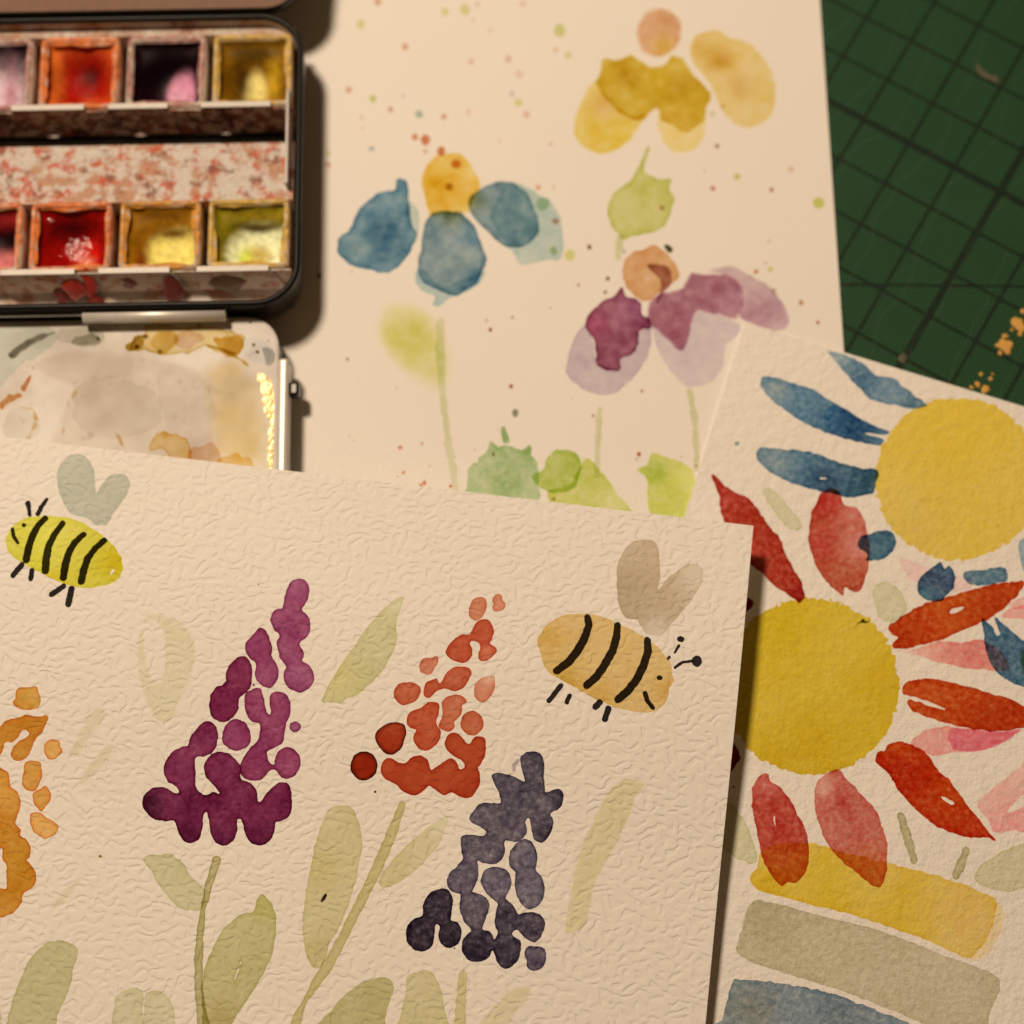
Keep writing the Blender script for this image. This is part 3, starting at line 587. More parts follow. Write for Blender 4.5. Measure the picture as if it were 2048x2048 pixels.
T('R7', 'pale_pink_petal', (236,174,150), [(1580,1400),(1650,1330),(1740,1260),(1820,1190),(1930,1110),(1930,1540),(1800,1550),(1680,1560),(1650,1500)], holes=[dict(poly=[(1755,1440),(1844,1350),(1940,1280),(1940,1370),(1844,1410),(1790,1440)])], spots=[(1800,1500,110,(230,148,132)),(1700,1520,90,(232,154,136))], soft=.02)
T('R7', 'orange_red_petal', (178,44,12), [(1025,1165),(1040,1115),(1075,1105),(1090,1075),(1160,1058),(1230,1075),(1290,1110),(1335,1160),(1370,1215),(1430,1270),(1480,1340),(1540,1420),(1600,1490),(1650,1560),(1690,1610),(1640,1585),(1550,1590),(1440,1560),(1340,1510),(1240,1430),(1170,1350),(1110,1260),(1060,1200)], holes=[dict(poly=[(1375,1358),(1410,1365),(1460,1395),(1450,1410),(1410,1385)])], spots=[(1150,1110,90,(190,66,16)),(1450,1350,120,(188,62,16)),(1130,1250,120,(170,34,10))])
YB = T('R8', 'yellow_bar', (221,180,80), [(350,740),(380,690),(400,620),(440,570),(520,545),(690,540),(800,565),(1000,620),(1140,655),(1300,690),(1450,735),(1600,785),(1740,845),(1775,890),(1760,970),(1720,1090),(1650,1180),(1600,1205),(1480,1150),(1300,1075),(1100,1005),(900,945),(700,895),(550,855),(420,820),(370,790)], spots=[(560,690,110,(226,196,140)),(1060,720,100,(226,196,140)),(450,790,110,(210,164,36)),(800,820,220,(214,172,44)),(1200,960,250,(216,172,52)),(1600,1000,200,(222,178,96))], mat=G_SMOOTH)
T('R8', 'yellow_wash', (232,196,140), [(1740,870),(1800,890),(1830,970),(1790,1090),(1720,1190),(1640,1230),(1620,1190),(1700,1090),(1750,970)], soft=.06, edge=0)
T('R7', 'red_petal', (186,76,58), [(385,1240),(430,1240),(440,1275),(490,1300),(540,1360),(580,1430),(620,1510),(650,1590),(655,1680),(635,1780),(590,1830),(535,1835),(510,1855),(470,1820),(420,1740),(390,1660),(370,1560),(350,1450),(340,1370),(350,1300)], holes=[dict(line=[(462,1440),(466,1490),(474,1545)], r=5)], spots=[(400,1290,70,(200,100,82)),(500,1560,80,(180,58,44)),(520,1780,120,(186,84,44))])
T('R7', 'red_petal', (196,102,82), [(760,1230),(820,1215),(860,1260),(920,1320),(980,1385),(1030,1440),(1060,1520),(1085,1610),(1090,1700),(1080,1800),(1045,1862),(990,1840),(920,1780),(840,1720),(770,1640),(720,1540),(690,1430),(685,1340),(705,1275)], spots=[(815,1320,35,(184,74,60),.6),(845,1390,38,(178,64,52),.7),(880,1470,38,(182,70,58),.6),(915,1560,45,(186,80,64),.6),(1000,1780,140,(196,98,60)),(730,1300,60,(216,146,122))])
T('R7', 'maroon_petal', (126,26,22), [(240,260),(300,255),(345,280),(348,310),(325,335),(270,350),(220,320)]); T('R7', 'maroon_petal', (126,26,22), [(160,1080),(230,1065),(262,1100),(275,1150),(250,1190),(215,1240),(160,1230)])
T('R7', 'pale_green_leaf', (208,190,144), [(150,1390),(200,1385),(240,1410),(285,1475),(330,1560),(372,1680),(350,1730),(280,1710),(200,1660),(120,1590),(120,1450)], edge=1.1, ew=.02, blot=.15)
for q in ([(1165,1470),(1200,1580),(1235,1710)], [(1525,1660),(1495,1740),(1468,1800)]):
    T('R7', 'green_stick', (188,168,122), line=q, r=[20,22,21], edge=1.0, ew=.022)
T('R7', 'pale_green_leaf', (208,187,142), [(1570,1800),(1600,1750),(1680,1690),(1760,1650),(1844,1620),(1940,1605),(1940,1860),(1844,1870),(1740,1885),(1650,1870),(1590,1840)], edge=1.0, ew=.022, blot=.15)
T('R8', 'grey_bar', (194,172,132), [(330,920),(385,868),(480,885),(600,915),(760,960),(900,990),(1050,1030),(1250,1100),(1450,1180),(1650,1250),(1785,1320),(1780,1420),(1740,1500),(1710,1610),(1580,1640),(1400,1600),(1250,1540),(1100,1480),(950,1420),(800,1370),(650,1325),(500,1275),(350,1220),(270,1165),(285,1080),(310,1000)], edge=.3, spots=[(450,960,180,(180,160,118)),(1500,1350,250,(198,176,138))], rough=.014)
T('R8', 'blue_bar', (132,138,134), [(250,1325),(290,1325),(400,1332),(560,1355),(720,1385),(870,1425),(1000,1475),(1150,1535),(1300,1600),(1420,1720),(60,1720),(180,1560),(220,1420)], spots=[(900,1520,180,(116,122,120)),(350,1500,150,(130,128,114))])
T('R7', 'paint_speck', (66,60,40), [(918,410),(940,395),(955,378),(975,395),(1000,375),(978,402),(945,402)], rough=.004, mat=G_FLAT)
T('R7', 'paint_speck', (40,26,20), circ=(240,1308,6,6), mat=G_FLAT)

# ------------------------------------------------------------------ flower sheet
def B(crop, name, color, poly=None, **k):
    k.setdefault('rough', .020); k.setdefault('rscale', 1.4); k.setdefault('blot', .35); k.setdefault('bscale', 4.0); k.setdefault('mat', G_BLOOM)
    return stroke(back, crop, name, color, poly=poly, **k)
B('K4', 'flower_head', (210,152,106), [(555,220),(570,140),(620,70),(700,48),(780,70),(840,130),(850,220),(820,310),(760,360),(680,375),(600,340),(565,290)], soft=.07, edge=.2, spots=[(740,150,70,(200,138,84)),(730,300,70,(206,154,70))], blot=.12)
B('K4', 'yellow_petal', (220,182,96), [(150,830),(170,720),(220,600),(300,505),(350,590),(408,660),(482,718),(548,745),(615,730),(560,850),(490,930),(400,980),(310,1000),(220,960),(165,900)], soft=.06, spots=[(330,880,120,(214,170,56)),(480,880,90,(216,176,60)),(340,680,80,(212,164,84))])
B('K4', 'yellow_petal', (226,190,118), [(680,800),(700,725),(735,755),(805,792),(868,832),(925,805),(975,765),(1008,720),(1000,870),(950,950),(870,990),(780,980),(720,900)], soft=.06)
B('K4', 'yellow_petal', (222,184,112), [(900,330),(920,240),(980,205),(1070,185),(1150,230),(1260,260),(1350,330),(1420,430),(1460,560),(1450,680),(1400,780),(1300,825),(1200,810),(1120,740),(1080,660),(1030,560),(980,480),(920,420)], soft=.06, spots=[(1080,390,80,(198,142,54)),(970,300,90,(208,160,72)),(1240,560,90,(212,166,92)),(1380,600,90,(218,180,100))])
B('K4', 'yellow_petal', (198,154,44), [(295,520),(330,440),(335,375),(400,385),(470,375),(520,345),(580,390),(650,430),(720,420),(790,360),(850,370),(900,440),(960,510),(1030,590),(1040,640),(1010,690),(990,780),(930,830),(870,860),(790,810),(720,780),(680,700),(620,760),(540,775),(460,740),(380,670),(320,590)], soft=.03, edge=.3, ew=.06, spots=[(500,500,90,(184,134,28)),(830,540,90,(186,138,34)),(700,520,80,(194,150,30)),(820,740,100,(202,156,50))])
B('K4', 'green_leaf', (198,182,104), [(625,945),(640,960),(620,1030),(610,1110),(660,1140),(720,1160),(775,1155),(765,1220),(800,1280),(780,1350),(760,1420),(720,1470),(650,1500),(560,1515),(470,1540),(440,1510),(390,1450),(370,1370),(380,1300),(430,1230),(500,1180),(550,1120),(590,1020)], edge=.9, ew=.05, spots=[(680,1240,90,(190,176,88))])
B('K4', 'stem', (204,184,132), line=[(450,1530),(440,1660)], r=[22,18])
B('K4', 'flower_head', (206,146,92), [(470,1720),(490,1660),(540,1620),(600,1610),(660,1580),(720,1600),(780,1660),(830,1740),(820,1800),(760,1850),(700,1890),(640,1930),(570,1930),(510,1870),(480,1800)], edge=.25)
B('K4', 'purple_smear', (176,126,112), [(620,1705),(700,1700),(760,1720),(782,1790),(765,1850),(720,1900),(695,1960),(690,1940),(715,1860),(700,1790),(655,1750)])
B('K6', 'lilac_petal', (196,166,154), [(930,470),(945,400),(970,330),(1003,290),(1035,340),(1042,400),(1052,440),(1100,458),(1130,458),(1143,418),(1178,402),(1203,368),(1211,322),(1255,302),(1258,370),(1230,440),(1180,510),(1110,555),(1040,555),(970,520)], edge=.3)
B('K6', 'lilac_petal', (206,177,162), [(1255,285),(1305,318),(1350,355),(1372,372),(1385,360),(1408,292),(1430,235),(1500,240),(1580,270),(1610,290),(1600,330),(1550,370),(1545,440),(1510,500),(1440,530),(1380,520),(1320,450),(1280,380)], soft=.04, edge=.2)
B('K6', 'lilac_petal', (196,156,146), [(1470,80),(1560,60),(1640,90),(1720,140),(1780,220),(1795,290),(1750,320),(1680,300),(1600,262),(1608,180),(1585,115),(1530,95)], soft=.05, spots=[(1660,240,90,(176,124,124))])
B('K6', 'purple_petal', (142,74,84), [(1003,285),(1030,235),(1080,190),(1125,175),(1145,145),(1165,180),(1200,185),(1220,215),(1222,250),(1255,262),(1260,300),(1230,305),(1212,320),(1205,370),(1180,405),(1145,420),(1135,465),(1100,465),(1055,445),(1045,400),(1040,350),(1015,310)], edge=.7, ew=.03, spots=[(1040,290,50,(150,60,80)),(1190,220,60,(150,84,100))])
B('K6', 'purple_petal', (166,106,108), [(1240,240),(1260,190),(1310,160),(1370,150),(1390,120),(1415,85),(1470,90),(1530,90),(1590,110),(1620,170),(1610,240),(1580,270),(1500,250),(1440,240),(1420,300),(1395,380),(1370,392),(1330,360),(1280,310),(1245,280)], soft=.07, edge=.2, spots=[(1360,290,80,(152,82,90)),(1500,180,90,(160,98,102)),(1590,210,60,(170,112,118))])
for q, r_, c in (([(1062,615),(1058,700),(1052,800),(1050,870)], 10, (208,188,138)), ([(1408,548),(1430,660),(1437,800),(1435,850)], 11, (206,186,136)), ([(447,280),(445,400),(455,560),(475,740),(508,935)], [15,18,12,14,14], (208,188,140))):
    B('K6', 'stem', c, line=q, r=r_, edge=.3)
B('K6', 'green_cloud', (210,190,116), [(185,280),(220,205),(300,185),(380,205),(440,260),(490,360),(505,480),(440,560),(330,520),(235,430),(190,350)], soft=.40, edge=0, spots=[(310,340,90,(202,182,92))])
B('K6', 'green_foliage', (174,177,120), [(550,900),(560,840),(610,790),(640,738),(670,760),(700,750),(750,770),(790,752),(805,790),(825,850),(830,920),(820,975),(700,980),(560,960)], mat=G_GRAIN, soft=.02, rough=.03, spots=[(700,880,90,(158,164,104)),(790,780,40,(150,160,96)),(650,760,40,(150,162,100))])
B('K6', 'green_foliage', (158,166,106), line=[(690,690),(700,735)], r=[10,13])
B('K6', 'green_foliage', (192,182,88), [(860,930),(950,900),(1000,800),(1050,830),(1090,880),(1140,950),(1190,1030),(1000,1035),(880,990)], soft=.03, mat=G_GRAIN, spots=[(1120,970,60,(212,194,120))])
B('K6', 'green_foliage', (172,172,76), [(800,870),(840,850),(860,800),(900,772),(950,775),(988,810),(985,870),(960,920),(900,940),(840,925),(812,905)], edge=.4, mat=G_GRAIN)
B('K6', 'green_foliage', (202,190,92), [(1210,850),(1245,825),(1260,785),(1300,790),(1330,800),(1380,820),(1420,850),(1430,920),(1400,1040),(1360,1060),(1260,1040),(1245,930),(1235,875)], soft=.02, mat=G_GRAIN, spots=[(1270,850,50,(170,172,66)),(1400,880,50,(216,200,112))])
B('K3', 'flower_head', (216,162,58), [(670,1000),(690,920),(740,860),(830,840),(910,865),(970,950),(1000,1030),(960,1110),(935,1180),(850,1175),(760,1185),(715,1190),(690,1100)], soft=.03, edge=.1, spots=[(760,1010,90,(208,148,32)),(800,920,70,(220,176,84)),(930,960,70,(222,178,90))])
B('K3', 'pale_blue_petal', (178,178,154), [(1140,1005),(1200,1012),(1300,1060),(1380,1110),(1430,1180),(1450,1280),(1455,1370),(1430,1435),(1340,1440),(1270,1460),(1210,1465),(1180,1400),(1140,1355),(1050,1200)], edge=.15, soft=.02)
B('K3', 'pale_blue_petal', (188,182,156), [(600,1110),(650,1150),(660,1250),(640,1290),(600,1260),(580,1180)], soft=.02)
B('K3', 'pale_blue_petal', (172,174,156), [(630,1540),(650,1480),(700,1500),(790,1580),(990,1500),(1025,1510),(985,1570),(900,1625),(830,1650),(770,1695),(730,1680),(740,1640),(670,1600)], soft=.02)
B('K3', 'blue_petal', (106,130,132), [(205,1370),(225,1300),(275,1265),(310,1180),(380,1110),(450,1060),(520,1050),(530,1000),(560,990),(590,1010),(600,1080),(605,1160),(620,1250),(650,1290),(630,1350),(580,1430),(540,1475),(460,1510),(390,1490),(290,1465),(230,1420)], edge=.7, ew=.045, spots=[(470,1300,130,(70,98,108)),(300,1360,80,(122,138,132)),(560,1100,60,(92,120,124))])
B('K3', 'blue_petal', (128,138,130), [(650,1480),(665,1380),(680,1270),(710,1200),(760,1170),(850,1170),(910,1185),(970,1270),(1000,1350),(1030,1430),(1010,1500),(980,1560),(900,1610),(860,1635),(780,1610),(700,1570),(660,1520)], edge=.8, ew=.045, spots=[(830,1185,60,(110,112,76)),(950,1300,70,(104,126,128)),(980,1520,60,(96,118,122))])
B('K3', 'blue_petal', (130,140,132), [(930,1100),(990,1050),(1060,1015),(1140,1000),(1210,1030),(1260,1080),(1290,1150),(1320,1230),(1300,1310),(1230,1360),(1150,1365),(1090,1330),(1040,1280),(990,1230),(945,1180)], edge=.8, ew=.045, spots=[(960,1110,60,(116,118,86))])
RS, GS, DS, BS = (206,150,116), (204,188,120), (150,112,88), (170,166,146)
dots = [('K3',x,y,r_,c) for x,y,r_,c in [(430,10,25,RS),(800,65,25,GS),(910,55,33,GS),(335,135,28,GS),(1433,168,36,(196,182,108)),(580,258,22,(206,148,112)),(945,340,20,(218,170,138)),(1150,325,22,(212,172,140)),(1410,278,20,(220,174,140)),(1480,305,22,GS),(268,495,22,RS),(402,547,22,(188,176,96)),(570,530,18,(206,190,162)),(500,605,20,RS),(658,630,26,(166,164,132)),(795,645,20,(196,146,112)),(930,620,18,(218,182,150)),(1170,517,20,(200,180,156)),(1207,568,27,GS),(1250,633,22,(216,166,134)),(340,650,14,(218,182,150)),(345,705,14,(216,178,146)),(635,757,22,(200,124,84)),(692,772,30,(194,112,70)),(692,835,14,RS),(780,835,26,(192,108,60)),(395,822,20,BS),(155,845,18,GS),(155,912,18,RS),(1100,780,14,(218,182,150)),(1385,793,14,(214,176,146)),(860,905,32,(196,112,52)),(825,1030,26,(176,122,50)),(1340,1125,42,(176,176,124)),(1410,1222,22,(196,128,96)),(1400,1385,24,(172,170,110)),(1490,1410,34,(204,188,110)),(1597,1363,14,DS),(1700,1538,14,DS),(1537,1573,12,(190,150,122)),(1685,1612,12,(170,140,110)),(1030,1770,10,(190,140,110)),(1050,1820,11,(168,96,72)),(1173,1753,9,DS),(1383,1700,9,(190,150,122)),(105,1520,16,(90,80,56)),(1315,1035,18,(212,150,110)),(1400,1035,14,(216,170,136)),(285,1497,11,(190,160,130)),(1210,410,30,(220,184,152)),(955,110,16,(218,180,148)),(1230,20,22,(218,178,148)),(980,25,18,(216,178,148)),(1050,165,20,(222,188,156))]]
dots += [('K4',x,y,r_,c) for x,y,r_,c in [(1075,940,18,DS),(1205,1137,28,(192,178,104)),(1048,1213,18,(184,104,78)),(1425,1222,18,(170,112,84)),(1552,1090,24,(218,172,136)),(1730,1308,42,(190,178,86)),(720,1340,24,(184,146,86)),(253,1592,16,(168,120,92)),(370,1795,16,DS),(355,1885,14,(160,130,90)),(1327,1748,20,(198,122,72)),(1417,1735,22,(196,182,110)),(1410,1553,12,(206,170,136)),(997,1100,14,(198,172,140)),(180,1835,12,(206,170,136)),(1440,1870,18,(190,160,110)),(478,1620,16,(176,146,120)),(1110,690,18,(200,176,122)),(1045,735,20,(200,178,124)),(1385,1695,12,(204,166,132))]]
dots += [('K6',x,y,r_,c) for x,y,r_,c in [(1840,203,11,(188,128,92)),(1905,280,10,(180,106,80)),(640,308,8,(176,112,84)),(623,272,6,(190,140,110)),(727,262,6,DS),(718,527,10,(160,90,66)),(735,630,15,(140,124,98)),(1036,640,7,(170,120,96)),(1225,545,8,(158,92,70)),(87,422,7,DS),(277,535,5,DS),(290,763,12,(196,118,82)),(375,748,7,(180,98,70)),(93,720,4,DS),(110,738,4,(140,90,70)),(405,835,5,(168,104,76)),(502,798,4,(180,120,90)),(578,772,5,(190,136,104)),(303,860,8,(198,122,84)),(280,876,6,(150,86,64)),(384,900,11,(196,110,76)),(370,908,8,(200,124,88)),(485,912,8,(190,96,60)),(883,962,9,(190,100,56)),(1213,790,10,(176,80,54)),(1435,835,8,(200,140,96)),(1205,808,9,(196,176,130)),(127,497,4,(196,160,130)),(62,830,4,(196,160,130)),(35,628,4,(196,160,130)),(650,788,7,(150,104,70)),(668,693,5,(200,150,118)),(870,225,5,(190,150,122)),(953,570,5,(206,170,140)),(1378,800,4,(180,120,90)),(1130,665,5,(214,180,150)),(1640,100,6,(212,176,140))]]
for c_, x, y, r_, c in dots:
    B(c_, 'paint_splatter', c, circ=(x, y, r_ * .95, r_ * (.85 + .3 * random.random())), mat=G_FLAT, edge=.1, ew=.02, rough=.008, rscale=.8, blot=.05, soft=.022)
B('K4', 'paint_splatter', (96,84,48), line=[(750,1588),(768,1605),(778,1620)], r=[14,18,8], mat=G_FLAT)

#PART5
# ------------------------------------------------------------------ paint tin (local axes: x to the right, y away, origin at its near right corner)
TA = math.radians(1.0); TO = np.array([-4.04, 11.295]); TZ = .052
tin = empty('paint_tin', (TO[0] * CM, TO[1] * CM, TZ * CM), TA)
tag(tin, 'open black metal watercolour tin with stained white inside and folding palette lids', 'paint tin')
TW, TD, TH = 8.7, 5.95, 1.15
M_BLACK = plain('black_enamel', (.010, .009, .008), .30, 0, .15)
M_RIM = plain('black_rim', (.006, .0055, .005), .4, 0, 0, .15)
def stained(name, base, stains, rough=.35, metal=0.0, thr=(.48, .64), scale=.16):
    m, nt, out = new_mat(name)
    v = coords(nt); col = base
    for k, (c, amt) in enumerate(stains):
        mp = N(nt, 'ShaderNodeMapping'); mp.inputs['Location'].default_value = (k * 13.7, k * 5.1, k * 3.3); L(nt, v, mp.inputs[0])
        n1 = noise(nt, mp.outputs[0], scale * (1 + .6 * k), 4, .6)
        f = ramp(nt, n1, [(thr[0] - amt, (0, 0, 0)), (thr[1] - amt, (.85, .85, .85))])
        col = mixc(nt, f, col, c)
    col = mixc(nt, .35, col, mixc(nt, 1.0, col, ramp(nt, noise(nt, v, 1.2, 4), [(.3, (.55, .5, .45)), (.7, (1, 1, 1))]), 'MULTIPLY'))
    principled(nt, out, col, rough, metal, bump(nt, noise(nt, v, .5, 4), .3, .0002), .2, .0)
    return m
M_INSIDE = stained('stained_white_enamel', (.60, .57, .55), [((.30, .06, .02), .0), ((.42, .20, .10), .03), ((.16, .05, .03), -.06), ((.50, .40, .33), .05)], .5, scale=.13)
M_TRAY = stained('stained_tinplate', (.58, .55, .52), [((.45, .22, .12), .04), ((.50, .07, .02), -.02), ((.22, .08, .05), -.05), ((.62, .58, .55), .0)], .5, 0, thr=(.49, .58), scale=.17)
M_DIRTY = stained('grimy_tinplate', (.42, .33, .27), [((.30, .07, .03), .05), ((.07, .03, .02), .01), ((.62, .50, .42), .0)], .5, 0, thr=(.49, .58), scale=.2)
M_FLOOR = plain('shadow_dark_tinplate', (.012, .009, .007), .8, 0, 0, .05)  # near-black colour stands in for the shadow on the floor between the rows
M_TAB = stained('pale_tinplate', (.56, .54, .51), [((.30, .05, .02), -.05), ((.42, .26, .16), -.03)], .5, 0, thr=(.49, .58), scale=.2)
M_LIDIN = plain('brown_lid_enamel', (.20, .125, .095), .6, 0, 0, .1)  # far lid lining, one even dark brown
M_HINGE = plain('hinge_steel', (.66, .64, .60), .42, .3, 0, .4)
M_SILVER = plain('bare_tinplate', (.42, .40, .38), .5, .2, 0, .3)

def rrect(inset, r, n=8, x0=-TW, x1=0, y0=0, y1=TD):
    x0 += inset; x1 -= inset; y0 += inset; y1 -= inset; r = max(r - inset, .05); P = []
    for cx, cy, a0 in ((x1 - r, y0 + r, -90), (x1 - r, y1 - r, 0), (x0 + r, y1 - r, 90), (x0 + r, y0 + r, 180)):
        for k in range(n + 1):
            a = math.radians(a0 + 90 * k / n); P.append((cx + r * math.cos(a), cy + r * math.sin(a)))
    return P
def loft(name, rings, mat, parent, cap_last=True, cap_first=False, smooth=True):
    n = len(rings[0][0]); V = []; F = []
    for P, z in rings: V += [(x * CM, y * CM, z * CM) for x, y in P]
    for k in range(len(rings) - 1):
        for i in range(n):
            j = (i + 1) % n; F.append((k * n + i, k * n + j, (k + 1) * n + j, (k + 1) * n + i))
    if cap_last: F.append(tuple((len(rings) - 1) * n + i for i in range(n)))
    if cap_first: F.append(tuple(reversed(range(n))))
    return mesh_obj(name, V, F, mat, parent, smooth)
def boxp(name, x0, x1, y0, y1, z0, z1, mat, parent, bev=.015):
    V, F = box_mesh(x0, x1, y0, y1, z0, z1)
    o = mesh_obj(name, np.array(V) * CM, F, mat, parent)
    b = o.modifiers.new('bevel', 'BEVEL'); b.width = bev * CM; b.segments = 2
    return o
def tube(name, P, r, mat, parent, n=10, cap=True):
    P = [Vector(p) for p in P]; V = []; F = []
    for k, p in enumerate(P):
        t = (P[min(k + 1, len(P) - 1)] - P[max(k - 1, 0)]).normalized()
        a = t.cross(Vector((0, 0, 1)));
        if a.length < 1e-4: a = t.cross(Vector((0, 1, 0)))
        a.normalize(); b = t.cross(a)
        for i in range(n):
            q = p + (a * math.cos(2 * math.pi * i / n) + b * math.sin(2 * math.pi * i / n)) * r
            V.append(tuple(c * CM for c in q))
    for k in range(len(P) - 1):
        for i in range(n):
            j = (i + 1) % n; F.append((k * n + i, k * n + n + i, k * n + n + j, k * n + j))
    if cap: F.append(tuple(range(n))); F.append(tuple(len(V) - n + i for i in reversed(range(n))))
    return mesh_obj(name, V, F, mat, parent, True)

shell = loft('base_shell', [(rrect(.0, .8), TH), (rrect(.0, .8), .55), (rrect(.05, .8), .25), (rrect(.14, .8), .08), (rrect(.3, .8), 0)], M_BLACK, tin)
inside = loft('inner_wall', [(rrect(.085, .8), TH - .02), (rrect(.10, .8), TH - .06), (rrect(.12, .8), .2), (rrect(.22, .8), .10)], M_INSIDE, tin)
rim_path = rrect(.035, .8, 10)
rp = [(x, y, TH) for x, y in rim_path] + [(rim_path[0][0], rim_path[0][1], TH)]
tube('rim', rp, .065, M_RIM, tin, 8, False)
# the pressed tray that holds the two rows of pans
def strip(name, x0, x1, prof, mat, parent, th=.03):
    V = []; F = []
    for (y, z) in prof:
        V += [(x0, y, z), (x1, y, z)]
    n = len(prof)
    for k in range(n - 1): F.append((2 * k, 2 * k + 1, 2 * k + 3, 2 * k + 2))
    o = mesh_obj(name, np.array(V) * CM, F, mat, parent)
    s = o.modifiers.new('solid', 'SOLIDIFY'); s.thickness = th * CM; s.offset = 0
    return o
XR, XL = -.17, -TW + .2
strip('back_ledge', XL, XR, [(5.80, .92), (5.66, .95), (5.64, .5)], M_INSIDE, tin)
strip('row_channel', XL, XR, [(3.94, .30), (4.02, .62), (4.07, .97)], M_DIRTY, tin)
strip('row_channel', XL, XR, [(3.46, .20), (3.455, .74), (3.44, .75), (2.36, .86), (2.22, .88), (2.20, .4)], M_TRAY, tin)
strip('row_floor', XL, XR, [(3.92, .22), (3.15, .16)], M_FLOOR, tin)
strip('front_channel', XL, XR, [(.77, .96), (.66, .30), (.32, .26), (.2, .32)], M_TAB, tin)
boxp('side_plate', -.30, -.24, 2.45, 4.40, .5, 1.10, M_SILVER, tin)

def tab(x0, x1, ytop, zt, zb, cut, mat, yb):
    """bent metal tab: thin bright lip on top, face going down"""
    P = [(x0, ytop, zt), (x1, ytop, zt), (x1 + cut, yb, zb), (x0 - .02, yb, zb)]
    o = mesh_obj('retaining_tab', np.array(P) * CM, [(0, 3, 2, 1)], mat, tin)
    s = o.modifiers.new('solid', 'SOLIDIFY'); s.thickness = .035 * CM; s.offset = 0
    lip = boxp('lip', x0, x1, ytop - .03, ytop + .09, zt - .012, zt + .018, M_SILVER, o, .01)
    return o
for a, b in ((-5.53, -4.14), (-3.69, -2.55), (-1.93, -.59), (-7.3, -6.0)):
    tab(a, b, 4.09, 1.05, .62, .06, M_DIRTY, 4.03)
for a, b in ((-5.55, -4.16), (-3.73, -2.40), (-1.91, -.57), (-7.3, -6.0)):
    tab(a, b, .74, 1.04, .46, .26, M_TAB, .62)

# hinge rolls and lids
tube('hinge', [(-3.98, -.10, .95), (-1.36, -.10, .95)], .125, M_HINGE, tin, 14)
tube('hinge', [(-8.5, -.10, .95), (-6.6, -.10, .95)], .125, M_HINGE, tin, 14)
tube('hinge_wire', [(-8.6, -.07, .99), (-4.0, -.07, .99)], .03, M_SILVER, tin, 8)
def enamel():
    m, nt, out = new_mat('palette_enamel')
    v = coords(nt)
    a = noise(nt, v, .06, 3, .6); b = noise(nt, v, .22, 5, .6)
    col = mixc(nt, ramp(nt, a, [(.38, (0, 0, 0)), (.60, (1, 1, 1))]), (.72, .70, .68), (.56, .52, .485))
    chips = ramp(nt, noise(nt, v, .55, 5, .7), [(.70, (0, 0, 0)), (.73, (1, 1, 1))])
    edge = ramp(nt, b, [(.62, (0, 0, 0)), (.70, (.5, .5, .5))])
    col = mixc(nt, edge, col, (.46, .42, .38))
    col = mixc(nt, math_(nt, 'MULTIPLY', chips, .5), col, (.12, .09, .06))
    principled(nt, out, col, ramp(nt, a, [(.3, (.45, .45, .45)), (.7, (.6, .6, .6))]), 0, bump(nt, noise(nt, v, .3, 3), .25, .0003), .12, 0)
    return m
M_ENAMEL = enamel()
LZ = .74   # palette surface above tin base
def lid_outline(n=8):
    return rrect(0, .62, n, -TW + .4, -.40, -6.2, -.06)
lp = lid_outline(); lp_in = rrect(.16, .62, 8, -TW + .4, -.40, -6.2, -.06)
lid = loft('lid', [(rrect(.22, .62, 8, -TW + .4, -.40, -6.2, -.06), .10), (rrect(.0, .62, 8, -TW + .4, -.40, -6.2, -.06), .25), (lp, LZ - .03)], M_BLACK, tin, cap_last=False, cap_first=True)
pal = loft('palette', [(lp, LZ - .03), (rrect(.02, .62, 8, -TW + .4, -.40, -6.2, -.06), LZ), (rrect(.06, .62, 8, -TW + .4, -.40, -6.2, -.06), LZ + .005), (rrect(.30, .62, 8, -TW + .4, -.40, -6.2, -.06), LZ - .015), (rrect(.5, .62, 8, -TW + .4, -.40, -6.2, -.06), LZ - .018)], M_ENAMEL, lid)
boxp('side_rail', -.40, -.21, -5.9, -.90, .30, LZ + .06, M_HINGE, lid, .06)
boxp('latch', -.23, -.03, -1.58, -1.30, .35, .62, M_BLACK, lid, .06)
# far lid, leaning up beyond the tin
HA = math.radians(15)
farlid = loft('lid', [(rrect(.0, .8, 8, -TW + .1, .08, 0, 5.6), .0), (rrect(.0, .8, 8, -TW + .1, .08, 0, 5.6), .28), (rrect(.05, .8, 8, -TW + .1, .08, 0, 5.6), .30)], M_BLACK, tin, cap_last=False, cap_first=True)
farlid.location = (0, 6.08 * CM, .95 * CM); farlid.rotation_euler = (HA, 0, 0)
loft('lid_lining', [(rrect(.05, .8, 8, -TW + .1, .08, 0, 5.6), .30), (rrect(.10, .8, 8, -TW + .1, .08, 0, 5.6), .12)], M_LIDIN, farlid)
tube('hinge', [(-4.3, 6.03, .95), (-1.3, 6.03, .95)], .10, M_BLACK, tin, 12)

